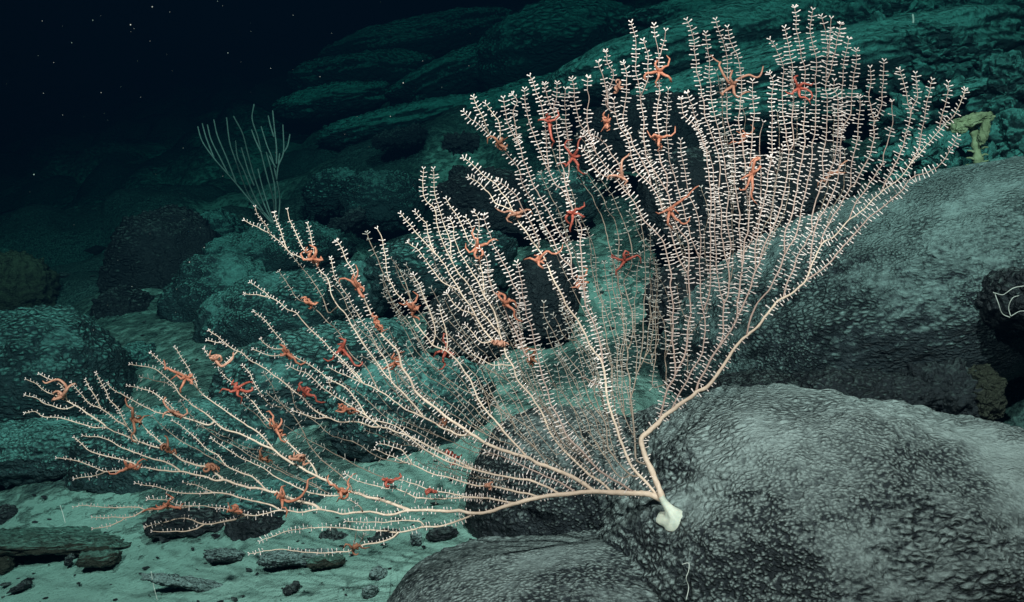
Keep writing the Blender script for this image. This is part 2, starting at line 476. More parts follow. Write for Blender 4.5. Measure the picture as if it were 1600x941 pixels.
# the two pillows the coral stands on, and the big pillow behind
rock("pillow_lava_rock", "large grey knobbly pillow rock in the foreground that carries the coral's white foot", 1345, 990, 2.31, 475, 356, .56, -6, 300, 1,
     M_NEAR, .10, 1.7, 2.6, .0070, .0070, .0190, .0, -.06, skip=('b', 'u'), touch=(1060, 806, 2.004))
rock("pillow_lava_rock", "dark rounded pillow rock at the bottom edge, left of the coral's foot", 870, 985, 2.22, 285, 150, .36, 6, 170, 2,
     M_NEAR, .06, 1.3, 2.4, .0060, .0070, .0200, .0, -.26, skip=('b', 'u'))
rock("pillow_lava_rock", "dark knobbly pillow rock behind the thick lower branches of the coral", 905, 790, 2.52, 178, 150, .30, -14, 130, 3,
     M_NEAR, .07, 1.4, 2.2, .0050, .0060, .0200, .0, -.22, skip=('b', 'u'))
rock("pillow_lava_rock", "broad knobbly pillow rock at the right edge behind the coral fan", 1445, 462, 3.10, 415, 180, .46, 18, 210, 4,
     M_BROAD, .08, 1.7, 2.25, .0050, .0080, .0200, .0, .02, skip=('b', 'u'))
# under the big pillow; some lobes are coloured black as its shade
rock("lava_lobe", "low lobe painted dark as shade under the broad right pillow", 1330, 622, 2.68, 150, 44, .16, 2, 56, 5, M_BARE_AND_SHADE, .16, 1.8, 2.2, .002, .005, .011, .02, -.2, skip=('b',))
rock("lava_lobe", "glassy lobe with pale specks, darkened as painted shade, beside the black hollow at right", 1455, 618, 2.72, 70, 62, .16, 0, 56, 6, M_BARE_AND_SHADE, .18, 1.8, 2.2, .002, .005, .012, .03, -.12, skip=('b',))
rock("lava_lobe", "small dark lobe wedged left of the shadowed hollow", 1180, 612, 2.62, 70, 30, .12, 0, 60, 7, M_BARE_AND_SHADE, .16, 1.8, 2.2, .002, .004, .011, .015, .1, skip=('b',))
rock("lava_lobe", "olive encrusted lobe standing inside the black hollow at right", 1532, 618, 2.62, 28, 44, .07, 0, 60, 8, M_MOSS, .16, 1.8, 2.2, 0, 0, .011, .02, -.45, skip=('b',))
rock("lava_lobe", "dark rock wall at the right edge above the black hollow", 1598, 470, 2.60, 66, 48, .16, -8, 56, 9, M_BARE_AND_SHADE, .14, 1.6, 2.3, .003, .003, .012, .02, .05, skip=('b',))
rock("lava_lobe", "black stand-in for the shade in the deep hollow between the two right pillows", 1490, 640, 3.12, 150, 85, .22, 0, 70, 12, M_BARE_AND_SHADE, .16, 1.8, 2.3, 0, .004, .012, .02, -.3, skip=('b',))  # near-black rock added to paint the hollow's shade
rock("lava_lobe", "dark broken rock at the right edge with pale dusty crust", 1597, 716, 2.22, 42, 17, .10, -6, 60, 10, M_BARE_AND_SHADE, .14, 1.6, 2.6, 0, 0, .011, .014, .05)

# rugged outcrop in the upper right corner
OUT = [(1395, 105, 4.9, 85, 62, 5, .07, M_FAR, "rugged rubble mound behind the upper right tips of the coral"),
       (1470, 95, 4.8, 75, 48, -8, .07, M_FAR, "jagged dark crag with a pale spike in the upper right"),
       (1370, 40, 5.6, 90, 45, 8, .08, M_FAR, "dark crag at the top edge right of the tallest coral tips"),
       (1530, 35, 5.6, 110, 46, 4, .09, M_FAR, "craggy ledge along the top edge in the right corner"),
       (1578, 150, 4.2, 58, 62, -12, .06, M_FAR, "craggy boulder at the right edge above the stalked sponge"),
       (1590, 225, 3.9, 42, 46, 0, .05, M_FAR, "dark blocky rock at the right edge beside the stalked sponge"),
       (1455, 188, 4.4, 80, 44, 14, .05, M_FAR, "layered slope rock just behind the rightmost coral tips"),
       (1440, 250, 3.9, 75, 34, 16, .04, M_FAR, "low dark rock between the coral's right edge and the stalked sponge"),
       (1500, 265, 3.7, 60, 28, 8, .035, M_FAR, "small dark rock on which the stalked sponge stands")]
for k, (u, v, d, hw, hh, rl, rg, mt, lab) in enumerate(OUT):
    rock("rugged_rock", lab, u, v, d, hw, hh, None, rl, 64, 60 + k, mt, .34, 2.2, 2.5, 0, 0, .01, rg * 1.5, -.02 + .07 * (k % 3))
rock("stone_slab", "flat pale slab sticking out above the stalked sponge", 1498, 148, 4.3, 48, 13, .16, 12, 40, 80, M_FAR, .10, 1.6, 4.0, rough=.01, dust_and_light=.35)
rock("stone", "pale round stone lying right of the stalked sponge", 1561, 262, 3.55, 21, 15, None, 4, 40, 81, M_MID, .14, 1.5, 2.6, rough=.008, dust_and_light=.45)

# smooth pillows on the slope behind the fan
BACK = [(1265, 105, 4.9, 215, 62, 12, "smooth long pillow rock behind the tallest coral tips", .15),
        (1075, 75, 5.6, 150, 62, 16, "smooth rounded pillow rock behind the top of the fan", .1),
        (1150, 20, 6.8, 120, 42, 4, "dim rounded boulder at the top edge above the fan", 0),
        (1180, 175, 4.5, 110, 42, 8, "dark low pillow rock behind the upper middle of the fan", -.1),
        (860, 55, 8.4, 90, 70, 14, "dim boulder near the top edge, left of the fan's highest part", -.1),
        (745, 100, 8.6, 95, 36, 20, "dim sloping ridge rock above the left shoulder of the fan", -.05),
        (655, 60, 10., 110, 40, 12, "faint boulder in the gloom at the top centre", -.1),
        (560, 110, 9.6, 75, 36, 8, "faint rounded boulder in the gloom left of the top centre", -.1),
        (520, 152, 8.6, 60, 26, 10, "dim boulder with a pale top upslope of the whip coral", .1),
        (640, 185, 7.6, 95, 30, 12, "dim long pillow rock in the middle distance below the ridge", .05),
        (840, 150, 6.9, 90, 40, 14, "dim pillow rock just left of the fan's upper left tips", .0),
        (430, 215, 9.4, 70, 26, 10, "faint boulder behind the whip coral", -.1),
        (250, 262, 11., 90, 32, 14, "faint boulder in the dark left of the whip coral", -.1)]
for k, (u, v, d, hw, hh, rl, lab, du) in enumerate(BACK):
    rock("pillow_lava_rock", lab, u, v + hh * .30, d * 1.06, hw * 1.55, hh * .95, None, rl, 36, 100 + k, M_FAR, .17, 1.7, 2.2, rough=.028 if d > 6 else .015, dust_and_light=du + .1)

MIDDLE = [(520, 300, 5.9, 46, 34, 10, M_MID, -.05, "dim rounded rock right of the whip coral, left of a pair"),
          (596, 312, 5.7, 66, 44, -6, M_MID, -.1, "dim rounded rock with knobbly top, right of a pair beyond the fan"),
          (760, 322, 4.4, 78, 58, -4, M_BARE_AND_SHADE, .05, "dark knobbly boulder behind the upper left part of the fan"),
          (717, 275, 4.6, 14, 16, 20, M_BARE_AND_SHADE, .0, "small dark pointed stone on sand left of the fan"),
          (722, 222, 5.4, 30, 14, 6, M_BARE_AND_SHADE, .0, "small dark stone on the slope left of the fan's upper shoulder"),
          (625, 215, 6.6, 45, 14, 12, M_BARE_AND_SHADE, .1, "low dark streak of rock on the pale slope in mid distance"),
          (545, 345, 5.3, 32, 13, 24, M_BARE_AND_SHADE, .1, "thin dark rock edge on the sand right of the whip coral"),
          (690, 420, 4.0, 120, 55, 8, M_MID, -.15, "dark rock behind the middle left branches of the fan"),
          (560, 455, 4.0, 48, 46, 0, M_MID, .0, "round knobbly boulder behind the left part of the fan"),
          (735, 505, 3.5, 62, 62, -10, M_BARE_AND_SHADE, -.1, "black stand-in for a shaded recess seen through the middle of the fan"),  # black boulder added to paint a dark recess
          (850, 470, 3.5, 50, 74, 0, M_BARE_AND_SHADE, -.1, "upright dark stand-in for a shaded recess seen through the centre of the fan"),  # dark rock added to paint a second recess
          (1120, 330, 3.7, 120, 95, -10, M_BARE_AND_SHADE, -.05, "dark boulder behind the dense upper right of the fan"),
          (1010, 220, 4.6, 110, 70, 10, M_BARE_AND_SHADE, -.05, "dark boulder behind the upper centre of the fan"),
          (1240, 300, 3.5, 100, 60, 20, M_BARE_AND_SHADE, -.05, "dark boulder between the fan and the broad right pillow"),
          (880, 310, 4.2, 60, 44, 0, M_MID, .0, "dim boulder behind the fan's left upper branches"),
          (1080, 470, 3.2, 70, 60, 0, M_BARE_AND_SHADE, -.05, "dark rock behind the fan's right hand stems"),
          (440, 510, 4.2, 130, 80, 14, M_MID, -.05, "long knobbly pillow rock behind the fan's left tips"),
          (252, 428, 5.2, 84, 104, -18, M_BARE_AND_SHADE, .0, "large dark egg shaped boulder on the left"),
          (196, 495, 4.85, 46, 46, -10, M_BARE_AND_SHADE, .05, "dark rock leaning against the egg shaped boulder"),
          (215, 590, 4.15, 36, 52, 0, M_MID, .05, "narrow upright rock between two left boulders"),
          (72, 622, 3.95, 135, 138, 6, M_MID, -.12, "big rounded boulder at the left, above the lowest branch tips"),
          (22, 452, 5.4, 60, 58, -10, M_MOSS, .1, "olive tinted boulder at the left edge"),
          (345, 480, 4.6, 85, 76, 12, M_MID, -.08, "rounded rock right of the egg shaped boulder"),
          (430, 410, 5.2, 115, 58, 12, M_MID, -.05, "dim pillow rock below the whip coral"),
          (330, 380, 5.9, 60, 50, 16, M_MID, .0, "dim rock between the egg shaped boulder and the whip coral"),
          (105, 706, 3.45, 190, 50, 4, M_MID, .1, "wide low pillow with a dark overhang under the left branch tips"),
          (300, 715, 3.3, 185, 90, 10, M_MID, .0, "knobbly pillow behind the left branches of the coral"),
          (500, 610, 3.4, 170, 100, 14, M_MID, .0, "knobbly pillow behind the left middle of the fan"),
          (640, 640, 3.0, 125, 80, 8, M_MID, .0, "pale speckled rock behind the lower middle of the fan"),
          (470, 790, 2.85, 120, 38, 2, M_MID, -.1, "dark ledge rock behind the lowest coral branches"),
          (405, 832, 2.72, 52, 32, -4, M_BARE_AND_SHADE, -.1, "black rounded stone under the lowest coral branches"),
          (300, 818, 2.80, 75, 22, 3, M_BARE_AND_SHADE, -.05, "flat dark rock under the forked lowest branch at left"),
          (615, 850, 2.50, 36, 20, -6, M_BARE_AND_SHADE, .0, "black rounded stone on the sand under the lowest branches"),
          (535, 846, 2.58, 32, 15, -8, M_BARE_AND_SHADE, .35, "pinkish grey stone beside the brown joint of the lowest branch"),
          (1590, 640, 3.0, 60, 70, 0, M_BARE_AND_SHADE, -.1, "dark stand-in for the shade of the black hollow at the right edge")]  # dark rock added as painted shade at the hollow's right end
for k, (u, v, d, hw, hh, rl, mt, du, lab) in enumerate(MIDDLE):
    big = hw * hh > 3000 and d < 4.8
    rock("boulder", lab, u, v, d, hw, hh, None, rl, 54 if big else 32, 200 + k, mt, .16, 1.6, 2.35,
         net=.008 if big else 0, lump=.012 if big else 0, cell=.040, rough=.035 if d > 4.8 else .020, dust_and_light=du - .08, skip=('b', 'u') if big else ())

# stones lying on the sand at the lower left
LOOSE = [(82, 846, 122, 12, 1, .42, M_LEDGE, .12, 3.4, "long olive brown ledge across the sand at the lower left"),
         (12, 806, 14, 16, 0, .0, M_BARE_AND_SHADE, .1, 2.6, "small dark block at the left edge above the olive ledge"),
         (155, 873, 31, 10, 3, .0, M_LEDGE, .1, 5.0, "flat dark block of stone on sand below the olive ledge"),
         (108, 875, 7, 9, -30, .0, M_BARE_AND_SHADE, .2, 2.6, "tiny dark chip left of the flat dark block"),
         (30, 918, 16, 5, 24, .0, M_BARE_AND_SHADE, .1, 3.0, "small dark splinter on sand near the lower left corner"),
         (6, 874, 15, 20, 10, .0, M_LEDGE, .1, 2.6, "dark crumbly stone at the left edge on the sand"),
         (470, 872, 66, 11, 3, .0, M_BROAD, .3, 3.0, "long low stone with dark pits on the sand under the coral"),
         (510, 878, 28, 8, 6, .0, M_LEDGE, .2, 3.6, "flat greenish slab beside the long pitted stone"),
         (690, 834, 24, 8, 8, .0, M_BARE_AND_SHADE, .1, 3.0, "thin dark shard on the sand under the thick branch"),
         (650, 843, 9, 11, 0, .0, M_BROAD, .1, 2.4, "small rounded pebble left of the thin dark shard"),
         (592, 897, 13, 10, 0, .0, M_BROAD, .4, 2.2, "pale rounded pebble alone on the sand, upper of two"),
         (578, 925, 12, 9, 0, .0, M_BROAD, .4, 2.2, "pale rounded pebble alone on the sand, lower of two"),
         (455, 920, 14, 6, 36, .0, M_BARE_AND_SHADE, .1, 2.8, "small dark splinter on sand at the bottom left of centre"),
         (300, 912, 80, 8, -8, .0, M_BROAD, .55, 2.2, "low smooth mound of dusted rock in the lower left sand"),
         (350, 868, 30, 9, 0, .0, M_BROAD, .2, 2.4, "small flat stone below the forked lowest branch")]
for k, (u, v, hw, hh, rl, rd, mt, du, bx, lab) in enumerate(LOOSE):
    d = GD(u, v + hh * .6) * (1.0 if hh < 14 else .995)
    rock("stone", lab, u, v, d, hw, hh, rd * .25 or min(hw, 2.2 * hh) * d / F_PX, rl, 24, 300 + k, mt, .22, 1.8, bx, rough=.010, dust_and_light=du, cat="stone")

# chips and grains strewn over the sediment
def gravel():
    g = np.random.default_rng(8)
    ok = np.where((G_R > 1.5) & (G_R < 7.5) & (G_X < .6))[0]
    w = 1.0 / np.maximum(G_R[ok], 2.0) ** .5
    pick = g.choice(ok, 3600, p=w / w.sum())
    ico = np.array([[0, 0, 1], [.9, 0, .3], [.25, .85, .35], [-.75, .5, .3], [-.7, -.55, .35], [.3, -.85, .3], [.1, .1, -.8]])
    tri = np.array([[0, 1, 2], [0, 2, 3], [0, 3, 4], [0, 4, 5], [0, 5, 1], [6, 2, 1], [6, 3, 2], [6, 4, 3], [6, 5, 4], [6, 1, 5]])
    vs, fs = [], []
    for k, i in enumerate(pick):
        s = .0022 * math.exp(g.normal(0, .65)) * (1 + .25 * G_R[i])
        th = g.uniform(0, 6.28); c, sn = math.cos(th), math.sin(th)
        q = ico * (1 + .3 * g.uniform(-1, 1, ico.shape)) * np.array([1.3, .8, .45]) * s
        q = np.stack([q[:, 0] * c - q[:, 1] * sn, q[:, 0] * sn + q[:, 1] * c, q[:, 2]], -1)
        vs.append(q + G_V[i] + g.uniform(-.02, .02, 3) * np.array([1, 1, 0]) + NRM * s * .15); fs.append(tri + 7 * k)
    dst = np.repeat(g.uniform(-.2, .8, len(pick)), 7)
    o = mesh_obj("gravel", np.vstack(vs), np.vstack(fs), M_BARE_AND_SHADE, smooth=False, attrs={"dust_and_light": dst})
    tag(o, "dark chips of rock strewn over the pale sediment", "gravel", kind="stuff")
gravel()
# ------------------------------------------------------------------ the coral fan
# root radius in pixels, layer (0 bright front, 1 a little behind, its shade painted into darker colours), points from root to tip
BR = """
6.3 0 1036,782 1030,764 1020,740 1010,718 1004,700 1003,686 1012,676 1028,660 1052,640 1070,626 1088,613 1100,608 1114,594 1126,578 1140,558 1158,532 1186,508 1202,488 1220,468 1240,456 1258,438 1266,418 1274,400 1284,382 1300,372 1312,362 1328,344 1356,322 1376,300 1392,288 1408,276 1424,254 1436,240 1452,224 1466,206 1480,190 1490,182 1498,166 1504,152 1508,140
5.8 0 1036,782 1015,773 985,771 930,768 890,771 840,778 800,788 770,798 745,801 700,798 640,799 610,804 568,799 536,802 500,797 472,800 440,798 412,803 386,804 350,795 326,792 300,791 276,788 258,782 232,779
2.2 0 1028,660 1036,634 1044,606 1055,585 1053,560 1051,516 1052,484 1049,450 1046,416 1038,382 1024,362 1012,352 1000,332 984,308 974,296 960,276 946,260 930,238 922,224 912,210
2.4 0 1088,613 1092,596 1102,580 1114,556 1130,534 1144,514 1151,496 1153,484 1154,460 1158,432 1162,406 1164,378 1169,360 1171,320 1166,300 1166,270 1162,240 1156,204 1154,186 1158,150 1158,118 1152,88 1142,66 1136,44
2.4 0 990,771 970,756 952,746 932,730 914,710 896,692 884,678 872,652 860,632 856,610 848,590 842,568 836,542 830,514 822,490 818,466 814,440 808,410
3.0 0 1034,780 1018,764 1008,752 996,740 984,724 972,696 964,670 953,640 948,612 944,580 940,564 928,550 916,528 904,504 888,482 880,466 858,422 844,394 832,378 822,362 812,348 804,334 800,328 792,312 782,300 772,286 756,274 738,256 724,246
2.0 0 1055,585 1062,572 1070,555 1074,530 1075,504 1080,488 1077,460 1074,430 1072,424 1058,396 1050,370 1042,340 1036,330 1028,310 1016,290 1008,282 994,264 986,246 982,220 968,198 962,178 958,156
1.9 0 386,804 356,815 320,820 302,814 286,811 266,814 226,825
1.4 0 320,820 306,825 290,829 260,831 237,831
1.7 0 300,791 276,794 226,796 218,794 170,793 130,791 114,793
1.4 0 226,797 202,809 180,809 146,808
1.2 0 198,810 176,820 145,827
1.6 0 568,799 564,794 556,788 546,782
3.2 0 640,799 620,790 592,781 548,769 532,764 518,756 500,746 476,734 460,725 452,720 428,704 400,690 370,676 350,670 334,658 320,646 296,630 276,608 268,598 250,582 236,574 204,569
1.8 0 334,658 326,664 298,656 270,650 242,644 222,633 202,623 174,606 169,599
1.7 0 428,704 408,680 380,662 348,639 314,614 304,594 288,565 274,543
1.5 0 310,608 290,586 264,576 246,560 236,551
1.4 0 284,650 276,644 256,626 240,614 200,602
1.2 1 276,608 262,600 246,596 218,588
2.8 0 500,797 492,790 470,784 448,778 436,772 416,766 390,762 350,751 330,749 282,737 250,736 222,731 178,736 164,737 136,726 116,718 90,716
1.3 0 164,738 150,742 117,748
1.7 0 222,731 205,724 192,720 168,714 142,704 130,696 116,684
1.7 0 282,737 276,732 262,724 230,715 190,700 160,684 130,681
2.0 0 350,751 334,737 325,730 310,728 282,718 262,704 246,700 216,689 166,670 136,666 96,654 70,652 56,644 39,646
1.8 0 166,670 158,660 134,644 118,634 100,624 72,612 58,601 40,592
1.3 0 104,624 98,606 84,596 70,590 60,585
1.7 0 216,689 202,672 186,660 158,638 142,632 126,616 112,598
1.3 0 158,638 150,622 140,606 133,594
1.4 0 200,670 182,636 170,620 158,600 150,583
1.5 0 262,702 250,688 227,670 212,650 203,634
1.1 0 118,634 100,640 80,634 60,625 39,617
1.7 0 416,766 400,750 376,738 354,729 340,712 330,706 310,688 290,670 270,658
1.3 1 354,729 310,704 280,686 250,664 238,650
1.8 0 440,798 420,788 386,780 370,776 334,770 306,772 274,770 242,761 212,755
1.3 0 334,770 322,764 304,758 287,754
1.6 0 548,769 530,774 506,774 480,769 464,762 432,746 418,736 395,724 364,708 330,685
1.6 1 548,769 546,756 520,732 500,716 484,698 472,672 460,652 444,636 430,618 424,600 412,582
1.9 0 496,744 494,738 484,722 466,706 446,689 430,668 412,650 398,630 372,606 352,590 344,580
1.2 1 430,668 420,670 408,656 402,648 380,632
2.2 0 805,787 788,784 766,779 740,778 700,779 668,778 646,777 620,764 600,763 572,756 556,750 540,742
2.2 0 842,777 806,768 770,762 740,758 708,748 676,740 646,726 620,717 586,702
1.3 0 646,726 636,712 626,702 600,694 590,693
1.7 0 766,779 730,777 700,770 668,763 640,755 628,750 606,750
2.4 0 878,772 852,760 820,749 806,748 772,741 740,734 700,722 660,700 620,668 580,655 540,642
2.0 0 902,768 876,754 852,744 820,730 800,720 760,706
4.2 0 930,767 900,749 868,734 840,724 824,715 792,706 770,698 740,681 716,664 698,652 684,640 664,626 648,610 638,590 628,574 622,550 610,536 592,516 578,486 570,468 552,426 544,412 534,390 527,377
2.0 0 740,681 732,680 716,680 700,672 680,662 664,653 638,642 624,632 610,622 580,604 564,598 540,588 514,574
1.3 0 566,600 550,578 530,564
1.2 1 664,653 646,632 626,610 616,580
2.3 0 740,734 690,708 650,688 608,670 594,667 568,646 550,636 520,618 500,602 480,584 464,578 450,571
1.9 0 594,667 580,667 556,660 536,660 512,654 488,652 458,642
1.1 0 520,618 516,604 514,592
1.7 0 664,653 640,625 615,600 598,582 580,554 566,534 552,512 536,486 520,464 512,438 500,424 488,404 480,406 454,394 440,380 422,366 398,354 382,344
1.3 0 422,366 414,350 404,338 398,324
1.2 0 450,388 440,364 432,348 429,332
1.3 0 488,404 475,390 468,376 458,356 452,342 448,327
1.2 0 494,406 487,374 484,362 480,350
1.3 1 512,488 504,466 490,442 480,430 468,414 456,398
1.4 0 610,598 604,566 588,540 578,520 568,508 560,494 544,464 534,450 524,432 518,404
1.4 0 564,598 545,575 520,550 492,522 480,508 464,490 448,484 434,472 420,464 408,452 392,441
1.1 0 420,464 400,461 382,458
1.4 1 598,600 570,572 550,556 530,520 500,490 484,476 468,470 458,458 446,440 436,424
1.5 0 580,640 545,610 510,590 476,566 448,552 444,536 432,522 420,508 408,496 396,486
1.2 0 448,553 428,556 408,550 396,545
1.1 0 444,548 428,546 418,540 408,530
1.5 0 512,654 490,640 470,620 444,598 430,588 414,576 396,566 380,554 366,546 344,530 326,518
1.1 0 366,546 348,538 324,532
1.1 0 372,552 344,574 334,562 324,556 318,545
1.3 0 440,640 420,632 400,604 392,588 380,572
1.2 1 470,650 460,634 456,616 450,600
2.2 0 826,716 800,688 776,660 758,640 744,616 730,588 712,562 698,548 676,540 668,528 650,504 640,480 620,460 610,440 604,422 602,398 596,370 590,358
1.3 1 610,446 600,430 590,406 580,386 572,362
1.3 0 676,540 680,520 672,490 660,455 646,430
1.3 0 700,549 698,528 692,500 686,480
1.3 1 645,482 640,460 632,436 620,415 612,404
2.6 0 957,767 940,754 920,742 910,732 884,708 868,688 856,668 846,644 826,614 810,596 802,576 790,552 782,524 772,512 752,484 734,450 718,428 706,404 704,380 694,352 684,320 680,306 677,264
1.4 0 712,414 692,380 683,352 678,326 664,312 660,290 662,264
1.9 0 784,540 770,532 752,508 744,494 736,480 724,464 714,448 700,424 684,400 676,392 656,368 642,352 626,334
1.4 0 684,402 678,394 670,376 664,348 648,331
1.5 0 718,456 710,450 696,444 680,428 662,400 652,390 637,380
1.4 0 744,494 734,488 722,484 708,474 698,458
1.3 0 770,534 752,536 738,520 726,508
1.2 0 798,572 770,570 738,554 730,540 716,526
1.8 0 782,522 778,508 770,484 758,464 748,442 736,424 726,408 718,392 710,370 708,356 703,342
1.4 0 760,466 752,420 745,388 732,378 724,356 712,334 697,311
1.1 0 745,388 748,358 747,340 741,331
1.1 0 745,388 736,356 728,340
1.6 0 822,556 812,520 806,490 812,468 800,440 792,420 784,408 770,380 764,364 756,338
1.6 0 824,556 806,520 796,500 786,475 770,452 763,428 760,402 750,388
1.5 0 800,332 778,320 766,304 748,288 733,277
1.6 0 843,390 842,376 834,360 828,344 818,328 804,304 792,292 776,282
1.8 0 942,572 941,560 938,540 932,518 924,498 916,478 908,445 897,434 892,418 880,406 870,388 862,370 850,352 840,328 830,312 818,288 808,262 796,246 780,226 764,210 752,198 736,186 724,174
1.4 0 764,210 754,184 746,168 739,152
1.4 0 780,226 780,198 770,176 759,162
1.5 0 892,416 892,400 886,384 876,366 862,340 848,316 840,300 832,286 820,254 812,230 796,200 790,176 786,154
1.3 0 814,234 808,214 804,190 802,172 808,158 800,147
1.7 0 916,478 912,450 909,404 906,380 908,356 898,338 884,306 866,284 852,256 842,232 828,196 824,176 820,156 820,140
1.3 0 860,272 854,240 852,200 848,178 844,160 838,146 834,130 828,119
1.4 0 898,336 882,288 880,264 874,244 873,220 871,200 868,182 858,158 854,144 852,132
1.2 0 870,192 866,168 870,150 871,130
1.3 0 882,290 890,262 888,228 886,208 884,190 883,160 884,139
1.4 0 985,308 968,260 954,240 940,220 920,208 906,196 900,166 898,140 893,123
1.4 0 962,278 940,272 928,262 920,248 909,232
1.7 0 1074,430 1077,396 1072,372 1060,358 1052,340 1048,320 1042,298 1024,270 1014,254 1008,230 1006,200 1004,172 998,132 994,112 993,80 992,60 986,36
1.5 0 1042,298 1042,274 1032,252 1030,220 1028,206 1026,188 1028,160 1030,136 1029,108 1030,90 1028,74 1024,60 1022,39
1.2 0 1030,92 1034,80 1038,66 1040,48
1.2 0 1003,150 1012,120 1012,90 1009,76 1005,64
1.5 0 1017,287 1012,268 998,242 986,218 974,190 976,165 980,140 978,112 973,99
1.4 0 960,180 948,166 950,140 958,118 948,94 946,80
1.4 0 950,168 948,140 940,114 935,98
1.4 0 930,236 920,200 918,176 920,156 918,136 920,120
1.8 0 1120,548 1129,528 1130,500 1131,474 1136,466 1138,446 1137,416 1130,394 1128,366 1127,340 1124,304 1125,270 1122,238 1110,206 1102,180 1098,150 1092,124 1088,104 1087,86 1084,66 1078,46 1074,32
2.0 0 1151,496 1160,480 1170,458 1180,424 1188,408 1194,384 1203,364 1214,340 1226,304 1230,266 1233,236 1228,210 1224,176 1222,140 1224,112 1220,92 1212,76 1204,62
1.4 0 1233,238 1240,224 1238,196 1240,150 1238,108 1234,80 1230,60 1227,44
1.5 0 1204,362 1206,320 1212,292 1214,272 1220,252 1224,230
1.1 0 1214,272 1208,256 1203,246
2.0 0 1166,522 1170,508 1176,490 1188,468 1202,452 1212,434 1220,416 1226,398 1238,376 1246,360 1252,332 1258,304 1262,280 1267,260 1269,230 1273,206 1274,180 1275,150 1275,120 1276,90 1270,68 1266,46 1269,16
1.7 0 1226,398 1226,368 1230,354 1238,332 1244,300 1250,266 1254,242 1258,222 1256,200 1257,176 1258,112 1252,90 1248,66 1244,40 1242,12
1.5 0 1180,424 1180,390 1183,370 1188,340 1196,310 1200,280 1204,250 1206,220 1206,190 1206,150 1208,125 1202,114
1.9 0 1224,465 1230,442 1240,420 1250,392 1260,378 1267,362 1270,336 1276,312 1282,296 1286,270 1286,250 1288,226 1292,198 1292,170 1291,120 1293,96 1291,60 1288,40 1284,26
1.5 0 1282,298 1290,288 1296,270 1304,246 1308,226 1309,206 1308,170 1308,154 1302,138 1303,126
1.1 0 1293,98 1295,66 1296,46 1298,30
1.2 0 1292,130 1298,112 1302,90 1306,74 1308,60 1314,38
1.6 0 1262,425 1270,375 1278,348 1288,328 1298,308 1308,280 1312,250 1314,215 1316,180 1316,140 1318,100 1322,80 1326,62
1.7 0 1284,384 1286,366 1296,348 1308,328 1318,312 1328,292 1329,270 1332,250 1338,230 1340,210 1342,184 1344,170 1343,152
1.5 0 1328,292 1336,288 1344,272 1354,254 1360,240 1364,220 1366,200 1362,172 1358,148 1360,124 1360,106
1.3 0 1313,232 1318,200 1328,180 1330,156 1332,136 1336,112 1337,96 1338,78
1.2 0 1366,196 1374,176 1379,156 1379,132 1381,112 1382,96
1.5 0 1328,344 1338,316 1348,302 1364,280 1372,266 1378,254 1382,236 1390,214 1394,194 1394,176 1393,160
1.5 0 1376,300 1386,282 1396,262 1404,248 1410,232 1416,210 1422,184 1418,154 1414,134 1410,120 1406,108
1.2 0 1422,182 1426,170 1432,156 1433,136 1430,115
1.4 0 1422,258 1434,236 1438,216 1442,198 1446,182 1449,156 1453,138 1458,126
1.3 0 1466,206 1470,192 1476,166 1480,144 1483,128
2.0 0 1258,438 1278,426 1290,416 1306,398 1320,382 1348,352 1360,338 1380,324 1408,300 1426,278 1460,264 1472,254 1482,238 1490,224 1496,212
1.8 0 1050,642 1060,618 1074,594 1084,574 1096,554 1100,532 1102,505 1100,486 1095,470 1094,440 1093,410 1096,385 1094,362 1090,334 1080,314 1074,286 1070,266 1066,246 1064,220
1.6 0 1100,486 1108,460 1110,420 1110,364 1110,334 1110,300 1106,260 1102,230 1092,206 1080,190 1070,180 1064,154
1.3 0 1093,404 1085,385 1078,366 1070,335 1062,305 1055,280 1046,250 1044,225 1042,200 1042,160 1044,140
1.3 0 1131,474 1124,450 1120,420 1120,400 1117,368 1118,340 1116,290 1114,260 1100,225 1088,190 1082,165 1072,145
1.4 0 1137,416 1142,386 1140,364 1136,340 1138,300 1134,270 1126,220 1118,186 1114,164 1110,140 1108,100 1106,80 1103,52
1.5 0 1160,422 1157,380 1156,360 1154,324 1148,280 1148,250 1144,216 1138,196 1136,158 1136,112 1134,80 1126,54 1118,32
1.4 0 1163,396 1176,372 1184,350 1188,328 1190,300 1188,270 1187,240 1188,210 1192,192
1.3 0 1171,316 1176,270 1174,248 1174,224 1178,180 1177,152 1176,126
2.2 1 1012,728 995,720 993,700 990,664 986,624 985,600 981,582 980,546 984,540 989,520 988,490 982,472 976,440 986,412 986,376 978,354 968,332 958,308 950,298 935,275
1.5 1 980,546 976,520 973,490 970,460 966,430 966,368 958,342 948,324 938,302 930,290 918,270
1.4 1 988,622 998,576 1004,540 1006,500 1007,472 1008,428 1006,380 1004,356 1000,330
1.3 1 998,578 1010,550 1015,500 1016,440 1016,400 1016,362
1.2 1 1004,560 1016,540 1020,510 1016,484 1014,466
1.4 1 1042,610 1040,560 1038,508 1030,488 1025,454 1026,410
1.1 1 1076,504 1068,490 1062,474 1059,446
1.8 1 984,724 972,690 958,620 954,560 948,536 944,506 940,476 934,460 926,420 922,390 918,360
1.4 1 968,450 960,410 954,388 948,364 940,340 930,318 924,306 912,290
1.9 1 1000,746 985,742 960,716 950,694 946,664 936,646 922,626 914,600 906,582 896,570 884,554 872,536 862,514 852,494 850,472
1.5 0 910,588 918,592 930,600 938,603
1.5 1 946,664 930,620 926,580 922,564 914,550 902,532 892,514 884,500
1.3 1 902,532 884,528 872,506 864,492
1.5 1 986,744 970,746 944,712 936,698 926,684 914,668 898,640 884,620 872,608 850,590
1.4 1 858,730 852,720 832,696 816,680 790,650
2.2 0 748,801 700,820 664,824 622,832 600,829 556,828 520,824 492,825 460,828 432,836 406,847
1.5 0 664,824 658,816 640,814 580,817 540,814
